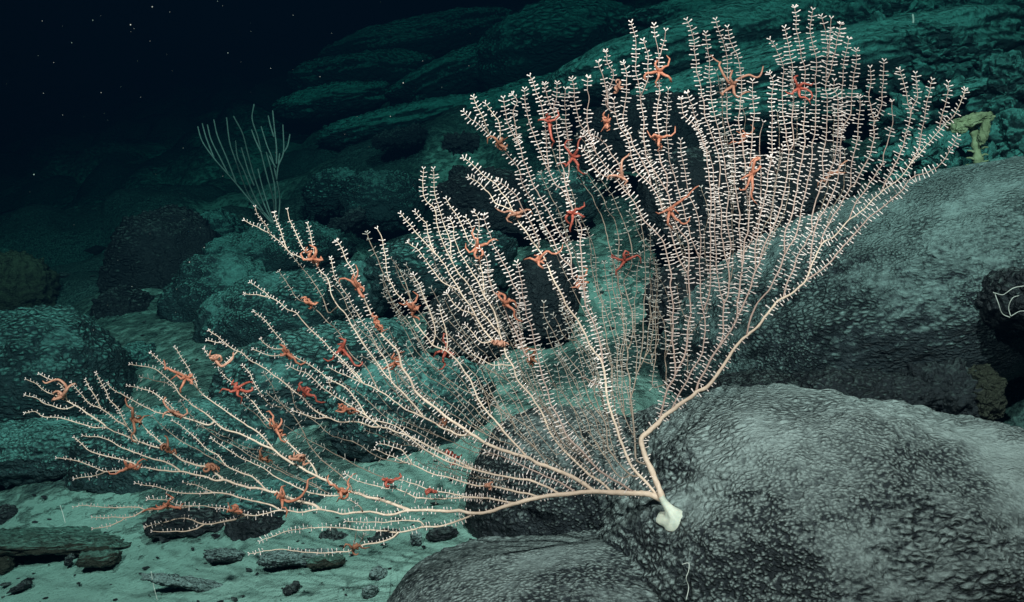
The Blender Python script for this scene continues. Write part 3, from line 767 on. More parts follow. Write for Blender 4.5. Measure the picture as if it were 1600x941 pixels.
1.7 0 622,832 610,842 580,850 560,853 548,860 508,864 460,860 436,859 390,865
1.5 1 548,860 553,848 558,829
1.2 1 560,853 565,845 570,833
"""
BRANCHES = []
for line in BR.strip().splitlines():
    w = line.split()
    BRANCHES.append((float(w[0]), int(w[1]), np.array([[float(c) for c in t.split(",")] for t in w[2:]])))

def resample(p, n):
    s = np.concatenate([[0], np.cumsum(np.linalg.norm(np.diff(p, axis=0), axis=1))])
    t = np.linspace(0, s[-1], n)
    return np.stack([np.interp(t, s, p[:, 0]), np.interp(t, s, p[:, 1])], -1)

def find(u, v):
    """Index of the branch whose tip lies nearest (u, v)."""
    return min(range(len(BRANCHES)), key=lambda k: np.hypot(*(BRANCHES[k][2][-1] - (u, v))))

# finer stems between the traced ones, where the fan is too dense to follow one by one
for (a, b, ts) in [((808, 410), (677, 264), (.14, .28, .42, .56, .7, .84)), ((808, 410), (850, 472), (.2, .4, .6, .8)), ((850, 472), (724, 246), (.3, .6)),
                   ((724, 246), (935, 275), (.2, .4, .6, .8)), ((918, 360), (935, 275), (.35, .7)), ((590, 358), (677, 264), (.15, .3, .45, .6, .75, .9)),
                   ((527, 377), (590, 358), (.2, .4, .6, .8)), ((527, 377), (450, 571), (.3, .55, .8)), ((800, 720), (850, 590), (.3, .6)), ((1000, 330), (1026, 410), (.4, .7)), ((527, 377), (382, 344), (.35, .7)), ((1000, 330), (912, 210), (.5,)),
                   ((935, 275), (1000, 330), (.5,)), ((540, 642), (450, 571), (.5,)), ((586, 702), (540, 642), (.25, .5, .75)),
                   ((204, 569), (450, 571), (.35, .6)), ((330, 685), (204, 569), (.5,)),
                   ((1074, 32), (1136, 44), (.5,)), ((1064, 220), (912, 210), (.5,)), ((1204, 62), (1202, 114), (.5,)), ((1242, 12), (1204, 62), (.5,)),
                   ((1326, 62), (1284, 26), (.5,)), ((1343, 152), (1326, 62), (.5,)), ((986, 36), (958, 156), (.5,)), ((820, 140), (786, 154), (.5,)),
                   ((852, 132), (820, 140), (.5,)), ((893, 123), (852, 132), (.4, .7)), ((1118, 32), (1103, 52), (.5,)), ((1192, 192), (1118, 32), (.5,)),
                   ((626, 334), (527, 377), (.4, .7)), ((756, 338), (626, 334), (.5,)), ((1026, 410), (912, 210), (.5,)), ((884, 500), (724, 246), (.35, .65)),
                   ((850, 472), (850, 590), (.4, .75)), ((790, 650), (590, 358), (.3, .6)), ((514, 574), (450, 571), (.5,)), ((458, 642), (540, 642), (.5,)),
                   ((169, 599), (204, 569), (.5,)), ((270, 658), (204, 569), (.6,)), ((527, 377), (514, 574), (.3, .6)), ((1064, 154), (1064, 220), (.5,))]:
    pa, pb = resample(BRANCHES[find(*a)][2], 40), resample(BRANCHES[find(*b)][2], 40)
    for t in ts:
        q = pa * (1 - t) + pb * t
        k0, k1 = rnd.randint(4, 9), rnd.randint(26, 36)
        q = q[k0:k1:4] + np.array([[rnd.uniform(-4, 4), rnd.uniform(-4, 4)] for _ in q[k0:k1:4]])
        BRANCHES.append((1.0, 1, q))

def dfield(u, v):
    """Depth of the fan: it leans back as it rises and its wings bow a little away from the camera."""
    return 2.0 + .00022 * (800 - v) + 1.2e-7 * (u - 1000) ** 2 * .7

coral = empty("sea_fan_coral", P(1060, 808, 2.0))
tag(coral, "huge cream coral fan with white polyps spreading from one foot on the grey pillow rock", "coral")

pool_uv, pool_d = [], []          # every sampled branch point, for joining side branches to their parents
CURVES = []

def polyp_mesh(base, dirs, length, rad):
    """Club shaped polyps: base (n,3), unit dirs (n,3), length (n,), rad (n,)."""
    n = len(base); k = 5
    ref = np.where(np.abs(dirs[:, 2:]) < .8, np.array([[0, 0, 1.]]), np.array([[1., 0, 0]]))
    a = np.cross(dirs, ref); a /= np.linalg.norm(a, axis=1)[:, None]
    b = np.cross(dirs, a)
    ang = np.arange(k) * 2 * math.pi / k
    prof = [(0, .55), (.45, .72), (.82, 1.12), (1.0, .62)]
    rings = []
    for h, r in prof:
        rings.append(base[:, None] + dirs[:, None] * (length * h)[:, None, None]
                     + (rad * r)[:, None, None] * (np.cos(ang)[None, :, None] * a[:, None] + np.sin(ang)[None, :, None] * b[:, None]))
    v = np.stack(rings, 1).reshape(n, -1, 3)
    per = v.shape[1]
    i = np.arange(len(prof) - 1)[:, None] * k; j = np.arange(k)[None]; j2 = (j + 1) % k
    q = np.stack([i + j, i + j2, i + k + j2, i + k + j], -1).reshape(-1, 4)
    e = (len(prof) - 1) * k
    t = np.array([[e, e + 1, e + 2], [e, e + 2, e + 3], [e, e + 3, e + 4]])
    o = (np.arange(n) * per)[:, None, None]
    return v.reshape(-1, 3), [(q[None] + o).reshape(-1, 4), (t[None] + o).reshape(-1, 3)]

for bi, (r0, layer, pts) in enumerate(BRANCHES):
    main = bi < 2
    pts = pts.copy()
    root_d = None
    if not main:
        puv = np.vstack(pool_uv); pd = np.concatenate(pool_d)
        dist = np.hypot(*(puv - pts[0]).T)
        # a parent lies nearer the foot than the branch's own root
        own = np.hypot(pts[0][0] - 1036, pts[0][1] - 782)
        back = np.hypot(puv[:, 0] - 1036, puv[:, 1] - 782) - own
        score = dist + np.where(back > 6, 40, 0)
        k = int(np.argmin(score))
        root_d = pd[k]
        if dist[k] < 14: pts[0] = puv[k]
        else: pts = np.vstack([puv[k], .45 * puv[k] + .55 * pts[0] + (0, 1.5), pts])
    c = catmull(pts, 5.0)
    L = np.concatenate([[0], np.cumsum(np.hypot(*np.diff(c, axis=0).T))])
    s = L / L[-1]
    d = dfield(c[:, 0], c[:, 1])
    off = rnd.uniform(-.05, .05) + (.10 if layer else 0.)
    if bi < 2: off = -.03
    d = d + off * s ** .8 + .012 * np.sin(L / 60 + bi)
    if root_d is not None: d = d + (root_d - d[0]) * np.clip(1 - s * 1.6, 0, 1) ** 1.5
    wob = fbm(np.stack([L / 17, L * 0 + bi * 3.1, L * 0], -1), 2, 77)
    wob2 = fbm(np.stack([L / 17, L * 0 + bi * 3.1 + 50, L * 0], -1), 2, 78)
    amp = 2.0 * np.clip(s * 6, 0, 1)
    c = c + np.stack([wob * amp, wob2 * amp], -1)
    pool_uv.append(c); pool_d.append(d)
    w3 = P(c[:, 0], c[:, 1], d)
    px = 2.0 / F_PX
    r0 = r0 * .84
    tip_r = .5
    if main: rad = px * (tip_r + (r0 - tip_r) * (1 - s) ** (1.5 if bi else 2.0))
    else: rad = px * (tip_r + (r0 - tip_r) * (1 - s) ** .9)
    rad = rad * (1 + .22 * fbm(np.stack([L / 5, L * 0 + bi, L * 0], -1), 2, 90))
    v, q, t = tube(w3, rad, 7 if r0 > 2.5 else 5)
    CURVES.append((c, d, w3, rad, layer))
    lft_b = float(np.clip((900 - np.mean(c[:, 0])) / 500, 0, 1))
    bo = mesh_obj("branch", v, [q, t], M_STEM_SHADED if layer else (M_STEM if r0 > 2.1 or lft_b > .25 else M_STEM_THIN), coral)
    # polyps
    lft = float(np.clip((900 - np.mean(c[:, 0])) / 500, 0, 1))      # 0 on the right wing, 1 far left
    step = (6.6 - .8 * lft) if not layer else 8.4
    start = 14 if not main else 40
    pos = np.arange(start, L[-1], step)
    if layer: pos = pos[[rnd.random() < .86 for _ in pos]]
    pos = pos + np.array([rnd.uniform(-1.0, 1.0) for _ in pos])
    if not len(pos): continue
    base = np.stack([np.interp(pos, L, w3[:, k]) for k in range(3)], -1)
    rr = np.interp(pos, L, rad)
    tan = np.gradient(w3, axis=0); tan /= np.linalg.norm(tan, axis=1)[:, None]
    tan = np.stack([np.interp(pos, L, tan[:, k]) for k in range(3)], -1)
    tan /= np.linalg.norm(tan, axis=1)[:, None]
    side = np.cross(tan, FWD); side /= np.linalg.norm(side, axis=1)[:, None]
    deep = np.cross(tan, side)
    left_low = np.interp(pos, L, c[:, 0]) < 700
    Bs, Ds, Ls, Rs = [], [], [], []
    bv = rnd.uniform(.82, 1.12); bl = rnd.uniform(.85, 1.1)
    gap = fbm(np.stack([pos / 40, pos * 0 + bi * 7.7, pos * 0], -1), 2, 301)
    act = fbm(np.stack([pos / 25, pos * 0 + bi * 5.1, pos * 0], -1), 2, 302)
    for k in range(len(pos)):
        f = pos[k] / L[-1]
        if gap[k] > .52: continue                 # a bare stretch
        am = bl * (1 + .35 * act[k])              # drawn in or stretched out
        to_tip = L[-1] - pos[k]
        lean = .08 + .40 * math.exp(-to_tip / 10)
        thin = main and f < .45
        steep = abs(tan[k] @ UP) < .55            # near level stems carry their polyps mostly above
        for sg in (-1, 1):
            d0 = side[k] * sg
            if steep and left_low[k] and d0 @ UP < 0 and rnd.random() < .72: continue
            if thin and rnd.random() < .45: continue
            if rnd.random() < .05: continue
            phi = rnd.gauss(0, .32)
            dd = d0 * math.cos(phi) + deep[k] * math.sin(phi) + tan[k] * (lean + rnd.uniform(-.13, .13)) + ZUP * .04
            dd /= np.linalg.norm(dd)
            Bs.append(base[k] + dd * rr[k] * .6); Ds.append(dd)
            Ls.append((8.4 - 4.2 * lft if not layer else 6.8) * px * rnd.uniform(.55, 1.25) * am * (1 - .12 * thin)); Rs.append(px * rnd.uniform(.82, 1.22) * (1.05 if to_tip < 40 else 1.0) * (1 - .38 * lft) * (.72 if layer else 1) * bv)
        if rnd.random() < .30 and not thin:
            dd = deep[k] * (1 if rnd.random() < .5 else -1) + side[k] * rnd.uniform(-.5, .5) + tan[k] * lean
            dd /= np.linalg.norm(dd)
            Bs.append(base[k] + dd * rr[k] * .6); Ds.append(dd); Ls.append((6.5 - 2.8 * lft) * px * rnd.uniform(.7, 1.1)); Rs.append(px * rnd.uniform(.8, 1.15))
    for sg in (-1, 1):                            # the pair at the very tip opens like a Y
        dd = side[-1] * sg * .8 + tan[-1]; dd /= np.linalg.norm(dd)
        Bs.append(w3[-1]); Ds.append(dd); Ls.append((6.0 - 2.5 * lft) * px); Rs.append((1.15 - .3 * lft) * px)
    v, fs = polyp_mesh(np.array(Bs), np.array(Ds), np.array(Ls), np.array(Rs))
    po = mesh_obj("polyps", v, fs, M_POLYP_SHADED if layer else M_POLYP)
    po.parent = bo
    po.matrix_parent_inverse = Matrix.Identity(4)
    po["kind"] = "stuff"

ALL_UV = np.vstack(pool_uv); ALL_D = np.concatenate(pool_d)

# the foot: a flared white sheet gripping the rock
def holdfast():
    path = np.array([[1033, 776, 2.0], [1038, 785, 2.0], [1044, 792, 1.998], [1051, 799, 1.996], [1058, 804, 1.999], [1062, 807, 2.010]])
    rad = np.array([4.6, 5.6, 7, 10.5, 20, 34.]) * 2.0 / F_PX
    k_ = np.linspace(0, 5, 22); rad = np.interp(k_, np.arange(6), rad)
    rad = np.convolve(np.pad(rad, 2, mode='edge'), np.ones(5) / 5, 'valid')
    path = np.stack([np.interp(k_, np.arange(6), path[:, c]) for c in range(3)], -1)
    w = P(path[:, 0], path[:, 1], path[:, 2])
    axis = P(1050, 800, 2.0) - P(1068, 822, 2.03); axis /= np.linalg.norm(axis)
    out = -FWD * .55 + UP * .8; out /= np.linalg.norm(out)
    n = 40
    rows = []
    for k in range(len(w)):
        t = k / (len(w) - 1)
        ax = (1 - t) * (w[0] - w[8]) / np.linalg.norm(w[0] - w[8]) + t * out; ax /= np.linalg.norm(ax)
        a = np.cross(ax, FWD); a /= np.linalg.norm(a); b = np.cross(ax, a)
        for j in range(n):
            th = 2 * math.pi * j / n
            lob = 1 + t * t * (.10 * math.sin(2 * th + 1) + .08 * math.sin(5 * th + 2) + .05 * math.sin(9 * th))
            rows.append(w[k] + (a * math.cos(th) + b * math.sin(th)) * rad[k] * lob - out * t ** 3 * .005 * (1 + .4 * math.sin(4 * th)))
    v = np.array(rows)
    i = np.arange(len(w) - 1)[:, None] * n; j = np.arange(n)[None]; j2 = (j + 1) % n
    q = np.stack([i + j, i + j2, i + n + j2, i + n + j], -1).reshape(-1, 4)
    o = mesh_obj("holdfast", v, q, M_HOLD, coral)
    o["label"] = "white flared foot of the coral on the grey rock"
holdfast()
# ------------------------------------------------------------------ brittle stars riding on the coral
CUM = np.concatenate([[0], np.cumsum([len(c) for c in pool_uv])])

def star(u, v, size, tone, label, arms=(), seed=0):
    r = random.Random(1000 + seed)
    k = int(np.argmin(np.hypot(*(ALL_UV - (u, v)).T)))
    d0 = ALL_D[k] - .012
    px = d0 / F_PX
    loc = P(u, v, d0)
    root = empty("brittle_star", loc)
    tag(root, label, "brittle star", "brittle stars on the coral fan")
    mat = M_STAR[tone]
    ci = int(np.searchsorted(CUM, k, side='right') - 1); pi = min(max(k - CUM[ci], 1), len(CURVES[ci][2]) - 2)
    axis = CURVES[ci][2][pi + 1] - CURVES[ci][2][pi - 1]; axis = axis / np.linalg.norm(axis)
    # disc: a five lobed cushion
    rd = 4.2 * size * px
    tilt = np.array([r.uniform(-.5, .5), r.uniform(-.5, .5)])
    nrm = -FWD + RIGHT * tilt[0] + UP * tilt[1]; nrm /= np.linalg.norm(nrm)
    a = np.cross(nrm, UP); a /= np.linalg.norm(a); b = np.cross(nrm, a)
    ph = r.uniform(0, 6.28)
    dirs, f = cube_sphere(7)
    th = np.arctan2(dirs[:, 1], dirs[:, 0])
    lob = 1 + .16 * np.cos(5 * (th - ph)) * np.hypot(dirs[:, 0], dirs[:, 1])
    w = loc + rd * (dirs[:, :1] * lob[:, None] * a + dirs[:, 1:2] * lob[:, None] * b + dirs[:, 2:] * .55 * nrm)
    mesh_obj("disc", w, f, mat, root)
    # arms: the given ones are stretched out along pixels, the rest hug and coil about the stem
    for m in range(5):
        th = ph + m * 2 * math.pi / 5
        if m < len(arms):
            g = catmull(np.array([[u, v]] + list(arms[m]), float), 3.0)
            s = np.linspace(0, 1, len(g))
            w3 = P(g[:, 0], g[:, 1], d0 - .012 * np.sin(s * math.pi) - .004)
            hook = np.clip((s - .6) / .4, 0, 1)
            ca = r.uniform(0, 6.28); ct = r.choice((-1, 1)) * r.uniform(2.5, 5)
            w3 = w3 + (np.sin(s * 14 + m) * .0015 * s)[:, None] * UP
            w3 = w3 + ((np.cos(ca + hook * ct) - math.cos(ca)) * .005)[:, None] * RIGHT + ((np.sin(ca + hook * ct) - math.sin(ca)) * .005)[:, None] * UP - (hook * r.uniform(-.006, .012))[:, None] * FWD
        else:
            n = 30; s = np.linspace(0, 1, n)
            if r.random() < .6:                      # coiled about the stem
                sg = r.choice((-1, 1)); turns = r.uniform(.9, 2.3) * r.choice((-1, 1)); reach = size * r.uniform(9, 20) * px
                hr = size * r.uniform(3.0, 5.5) * px; p0 = r.uniform(0, 6.28)
                hx = np.cross(axis, FWD); hx /= np.linalg.norm(hx)
                g = p0 + s * turns * 6.283
                grow = np.clip(s * 5, 0, 1)
                w3 = loc + FWD * .006 * grow[:, None] + axis * (sg * reach * s)[:, None] + (hx * np.cos(g)[:, None] - FWD * np.sin(g)[:, None]) * (hr * grow * (1 - .35 * s))[:, None]
            else:                                    # hooked and loose
                ln = size * r.uniform(13, 24)
                cur = r.choice((-1, 1)) * r.uniform(1.6, 5.5)
                ang = th + r.uniform(-.5, .5) + cur * s ** 1.4
                st = ln / n * px
                x = np.cumsum(np.cos(ang)) * st; y = np.cumsum(np.sin(ang)) * st
                z = np.sin(s * math.pi * r.uniform(.8, 1.7)) * r.uniform(-.5, .8) * ln * px * .5
                w3 = loc + x[:, None] * a + y[:, None] * b + z[:, None] * nrm
        rad = (1.9 * size ** .5 * (1 - s) ** .6 + .65) * px * (1 + .08 * np.sin(s * 60))
        vv, q, t = tube(w3, rad, 6)
        mesh_obj("arm", vv, [q, t], mat, root)
    return root

STARS = [
 (97, 620, 1.15, 3, "tan brittle star at the tip of the leftmost branches with one long bent arm", [[(104, 606), (96, 596), (80, 592), (66, 588)], [(108, 604), (112, 596)], [(80, 626), (74, 622)]]),
 (208, 655, 1.15, 2, "dark brown brittle star hanging below the pink one on the far left branches", [[(206, 634), (200, 630)], [(212, 678), (218, 684)], [(224, 662), (230, 658)]]),
 (262, 703, 1.1, 2, "brown brittle star balled up on the third branch from the lower left", []),
 (290, 590, 1.1, 0, "orange brittle star with one straight arm laid along a left branch tip", [[(276, 582), (262, 576), (248, 562)], [(300, 588), (308, 584)], [(302, 598), (310, 600)], [(284, 604), (272, 614)], [(280, 592), (276, 592)]]),
 (272, 645, 1.0, 3, "pink brittle star stretched along a branch below the orange one at far left", [[(262, 638), (256, 626)], [(286, 650), (296, 648)]]),
 (336, 562, 1.0, 3, "pale pink brittle star with one arm reaching right to the next branch", [[(346, 572), (360, 566), (374, 558)], [(326, 558), (324, 562)], [(346, 556), (350, 562)]]),
 (372, 608, 1.25, 1, "dark red bushy brittle star beside a deep shadow in the left part", [[(388, 612), (406, 610)], [(358, 614), (352, 616)], [(370, 622), (368, 626)]]),
 (200, 731, 1.1, 0, "orange brittle star clasping the second lowest branch at far left", [[(186, 738), (180, 742)], [(214, 728), (222, 726)], [(196, 722), (206, 720)]]),
 (325, 728, 1.1, 2, "dark brown brittle star where two left branches part", []),
 (408, 716, 1.05, 2, "dark brown brittle star above the long curved orange arm", [[(406, 706), (404, 700)], [(420, 720), (422, 722)]]),
 (262, 790, 1.05, 0, "orange brittle star stretched flat along the lowest left branch", [[(246, 796), (228, 798)], [(280, 794), (296, 792)], [(264, 780), (262, 776)]]),
 (366, 799, 1.05, 0, "orange brittle star on the thick lowest branch, right of the flat one", [[(354, 796), (350, 790)], [(370, 790), (371, 784)], [(380, 800), (386, 802)]]),
 (441, 779, 1.05, 0, "orange brittle star with a very long curved arm on the lowest limb", [[(452, 784), (470, 776), (484, 758), (500, 741)], [(437, 768), (436, 764)], [(441, 796), (440, 802)], [(446, 770), (450, 768)]]),
 (532, 767, 1.25, 0, "large orange brittle star with raised arms on the lower middle limb", [[(540, 768), (548, 756), (551, 750)], [(522, 758), (520, 750)], [(534, 780), (536, 786)]]),
 (468, 718, 1.15, 3, "pale brown brittle star wrapped round a limb in the lower left", [[(450, 716), (446, 708)]]),
 (431, 670, 1.05, 0, "orange brown brittle star on a dark stem left of centre", [[(436, 680), (440, 688)], [(424, 652), (424, 648)]]),
 (448, 552, 1.15, 0, "orange brittle star at the base of three small left tips", [[(436, 558), (432, 560)], [(462, 562), (470, 566)], [(444, 540), (446, 534)]]),
 (490, 405, 1.2, 0, "orange brown brittle star high on the left with an arm pointing up", [[(494, 392), (492, 380)], [(478, 406), (474, 402)], [(502, 408), (506, 414)]]),
 (559, 450, 1.15, 0, "brown orange brittle star below the ladder-like left tip", [[(554, 434), (552, 424)], [(566, 464), (574, 472)], [(544, 436), (534, 434)]]),
 (484, 474, 1.1, 0, "orange brown brittle star with hooked arms under the high left one", [[(474, 470), (472, 464)], [(492, 476), (494, 482)]]),
 (535, 545, 1.15, 1, "dark red brittle star in the shade left of centre", [[(524, 552), (512, 556)], [(544, 556), (552, 566), (562, 572)], [(540, 530), (538, 522)]]),
 (590, 507, 1.0, 0, "small orange brittle star on a pale stem above the middle left", [[(598, 512), (602, 508)]]),
 (541, 640, 1.05, 0, "orange brittle star hanging under a thin limb in the middle left", [[(532, 646), (530, 648)], [(552, 638), (552, 632)]]),
 (478, 616, 1.15, 1, "dark red brittle star deep among the left middle stems", [[(466, 600), (464, 592)], [(496, 620), (502, 622)]]),
 (620, 566, 1.05, 0, "orange brittle star at a bend left of the fan's centre", [[(608, 572), (598, 582)], [(628, 576), (634, 588)], [(626, 558), (626, 554)]]),
 (645, 484, 1.25, 0, "large orange red brittle star above centre left", [[(630, 468), (626, 466)], [(656, 482), (660, 486)], [(646, 468), (644, 464)]]),
 (697, 548, 1.25, 1, "large dark red brittle star left of the fan's centre", [[(684, 550), (678, 548)], [(710, 556), (714, 562)], [(690, 566), (686, 570)], [(698, 534), (698, 528)]]),
 (696, 660, .8, 2, "small brown brittle star at the fork of the central limb", [[(692, 668), (688, 670)]]),
 (710, 713, 1.0, 1, "dark red brittle star silhouetted below the central limb", [[(698, 704), (686, 698)], [(712, 724), (710, 730)]]),
 (604, 751, 1.05, 1, "red brittle star in the lower middle with one arm along a stem", [[(616, 750), (628, 750)], [(594, 748), (590, 746)], [(602, 762), (600, 766)]]),
 (671, 768, .65, 1, "tiny red brittle star right of the red one in the lower middle", []),
 (765, 760, .6, 3, "tiny tan brittle star on a thin low stem near the dark rock", []),
 (780, 226, 1.35, 2, "large brown brittle star near the fan's upper left shoulder", [[(786, 214), (788, 208)], [(792, 232), (796, 236)], [(772, 214), (768, 218)]]),
 (746, 386, 1.2, 0, "bright orange brittle star with an upright arm on the upper left", [[(746, 374), (746, 364)], [(758, 382), (772, 384)], [(736, 394), (732, 388)], [(754, 394), (752, 400), (740, 400)], [(740, 402), (742, 404)]]),
 (790, 475, 1.25, 0, "orange red brittle star in the centre beside a white fringed stem", [[(778, 462), (772, 452)], [(798, 466), (796, 460)], [(804, 486), (812, 496)]]),
 (781, 537, .95, 3, "cream brown brittle star wound tightly round the central left stem", []),
 (828, 560, 1.1, 2, "brown brittle star with a pale straight arm near the centre", [[(836, 548), (822, 546), (808, 546), (806, 552)], [(838, 566), (842, 576)]]),
 (807, 335, 1.1, 3, "pale cream brittle star knotted round two stems on the upper left", [[(796, 336), (796, 342), (806, 344)], [(820, 330), (824, 340)], [(796, 330), (784, 324)]]),
 (841, 408, 1.05, 0, "orange brittle star with a long thin arm reaching right, mid fan", [[(850, 396), (860, 392), (872, 388)], [(832, 406), (828, 404)], [(852, 412), (856, 412)], [(842, 416), (842, 420)]]),
 (908, 441, 1.1, 0, "orange brown brittle star gripping two stems at mid fan", [[(920, 442), (922, 452)], [(898, 444), (894, 442)], [(912, 428), (912, 424)], [(902, 452), (904, 456)]]),
 (895, 334, 1.15, 1, "red brittle star with a drooping arm above mid fan", [[(894, 348), (888, 356)], [(906, 334), (908, 334)], [(884, 330), (882, 326)], [(904, 322), (908, 320)]]),
 (976, 408, 1.1, 1, "red and white brittle star folded into a flat block at mid fan", [[(960, 404), (958, 410)], [(992, 402), (994, 414)], [(966, 422), (964, 424)], [(974, 392), (978, 394)]]),
 (858, 191, .95, 1, "red brittle star with a long pale arm hanging down, upper left", [[(860, 206), (864, 224), (870, 238)], [(848, 186), (846, 184)], [(868, 186), (870, 182)]]),
 (895, 246, 1.15, 1, "red brittle star with arms spread wide, upper left of the fan", [[(904, 232), (908, 222)], [(888, 236), (886, 230), (892, 228)], [(886, 258), (874, 266)], [(904, 258), (914, 264)], [(908, 244), (910, 248)]]),
 (948, 192, 1.15, 0, "orange brown brittle star between two stems near the upper middle", [[(940, 184), (936, 186)], [(956, 184), (960, 182)], [(950, 204), (946, 206)]]),
 (966, 134, .8, 3, "small tan brittle star just under a white tip of the upper middle", [[(972, 142), (974, 144)]]),
 (972, 278, 1.05, 3, "pale pink brittle star with one straight upright arm, upper middle", [[(971, 264), (972, 248), (975, 236)], [(982, 284), (984, 288)], [(960, 274), (952, 272)]]),
 (1030, 112, 1.2, 0, "orange brittle star with arms held out like a cross near the top", [[(1016, 114), (1002, 118), (999, 122)], [(1044, 120), (1056, 118)], [(1038, 104), (1038, 94)], [(1024, 102), (1020, 90)], [(1028, 124), (1026, 128)]]),
 (1030, 216, 1.2, 0, "orange red brittle star balled on a stem of the upper middle", [[(1044, 212), (1048, 208)], [(1028, 230), (1024, 236)], [(1020, 208), (1016, 206)]]),
 (1047, 328, 1.15, 0, "orange brittle star with one long arm reaching up to the right", [[(1058, 318), (1074, 308), (1095, 301)], [(1044, 342), (1044, 366)], [(1038, 330), (1034, 334)], [(1056, 342), (1068, 344), (1070, 334)], [(1052, 330), (1054, 332)]]),
 (1146, 133, 1.1, 3, "tan brittle star with a thick slanting arm and a thin looping one near the top", [[(1138, 128), (1128, 112), (1118, 92), (1112, 80)], [(1156, 122), (1172, 118), (1182, 123), (1194, 115)], [(1148, 148), (1158, 154), (1164, 148)], [(1134, 142), (1116, 150)], [(1140, 120), (1148, 118)]]),
 (1163, 218, 1.0, 0, "orange brittle star with two raised arms, right of the upper middle", [[(1170, 208), (1174, 202)], [(1152, 226), (1146, 230)], [(1156, 214), (1152, 214)]]),
 (1175, 272, 1.25, 0, "large orange brittle star below the one with two raised arms", [[(1186, 264), (1198, 256)], [(1164, 276), (1160, 276)], [(1176, 290), (1178, 310)], [(1180, 250), (1186, 254), (1176, 262)], [(1166, 292), (1162, 294)]]),
 (1248, 138, 1.25, 1, "bright red brittle star near the tall tips on the right", [[(1240, 120), (1238, 112)], [(1260, 140), (1262, 150)], [(1238, 144), (1234, 140)], [(1250, 152), (1258, 156)], [(1256, 128), (1262, 132)]]),
 (1301, 272, 1.05, 3, "pale orange brittle star farthest right on the fan", [[(1310, 266), (1318, 258)], [(1290, 280), (1284, 296)], [(1296, 272), (1288, 278)], [(1314, 270), (1316, 262)]]),
 (552, 858, .8, 2, "brown brittle star at the joint of the lowest branch over the sand", [[(544, 850), (540, 844)], [(562, 852), (570, 850)]]),
]
for k, (u, v, sz, tone, lab, arms) in enumerate(STARS):
    star(u, v, sz, tone, lab, arms, k)

# ------------------------------------------------------------------ whip coral in the background
WH = """
428,350 412,332 395,318 369,287 355,271 334,247 316,221 309,198
334,246 322,215 316,193
356,271 344,247 330,219 324,195
369,286 355,249 340,213 334,187
424,348 401,322 385,297 369,253 359,223 354,184
412,332 397,306 381,267 371,245 368,220
428,350 413,320 397,275 387,239 379,209 365,182
397,290 389,271 383,251 377,231
428,350 419,322 409,289 403,264
430,350 427,312 417,275 409,243 403,215 394,186 397,163
408,238 399,219 393,203
434,350 437,312 431,275 425,247 417,227 408,198
432,256 432,231 429,203 426,173
428,214 423,198 419,181
432,281 435,259 443,237 442,195
443,238 449,229 453,210
430,350 431,324 429,291 423,263 416,238
431,262 424,250 421,244
435,258 436,248 437,240
"""
WD = 5.3
whip = empty("whip_coral", P(430, 352, WD + .02))
tag(whip, "pale green branched whip coral without polyps standing in the background gloom", "coral")
for k, line in enumerate(WH.strip().splitlines()):
    p = np.array([[float(c) for c in t.split(",")] for t in line.split()])
    c = catmull(p, 4)
    s = np.linspace(0, 1, len(c))
    d = WD + .10 * math.sin(k * 2.3) * (1 - np.abs(2 * s - 1)) * (len(p) > 4)
    w3 = P(c[:, 0], c[:, 1], d)
    rad = (1.45 - .4 * s) * WD / F_PX * (1 + .08 * np.sin(np.arange(len(c)) * 1.7 + k))
    v, q, t = tube(w3, rad, 6)
    mesh_obj("branch", v, [q, t], M_WHIP, whip)

# ------------------------------------------------------------------ stalked sponge at the right
SD = 3.5
sponge = empty("stalked_sponge", P(1526, 292, SD))
tag(sponge, "yellow green stalked sponge with a ragged flat cap, upright among the right rocks", "sponge")
c = catmull(np.array([[1527, 294], [1530, 270], [1528, 250], [1525, 222], [1520, 196]], float), 3)
s = np.linspace(0, 1, len(c))
v, q, t = tube(P(c[:, 0], c[:, 1], SD), (9 - 3.2 * s + 1.6 * np.sin(s * 30)) * SD / F_PX, 10)
mesh_obj("stalk", v, [q, t], M_SPONGE, sponge)
rock("cap", None, 1516, 190, SD, 32, 9, .05, 13, 30, 501, M_SPONGE, .35, 2.5, 2.6, rough=.012, parent=sponge)
rock("lobe", None, 1538, 206, SD - .03, 7, 20, .014, -12, 22, 502, M_SPONGE, .35, 2.5, 2.4, rough=.008, parent=sponge)
rock("lobe", None, 1500, 198, SD - .02, 12, 10, .02, 10, 22, 503, M_SPONGE, .35, 2.5, 2.4, rough=.008, parent=sponge)
for k in range(11):
    y = 288 - k * 5.6
    sg = -1 if k % 2 else 1
    c = np.array([[1528 + sg * 6, y], [1528 + sg * 11, y - 2], [1528 + sg * (15 + rnd.random() * 4), y - 1 - rnd.random() * 3]])
    g = catmull(c, 2)
    v, q, t = tube(P(g[:, 0], g[:, 1], SD - .012), np.linspace(2.2, 1.1, len(g)) * SD / F_PX, 5)
    mesh_obj("tuft", v, [q, t], M_SPONGE, sponge)

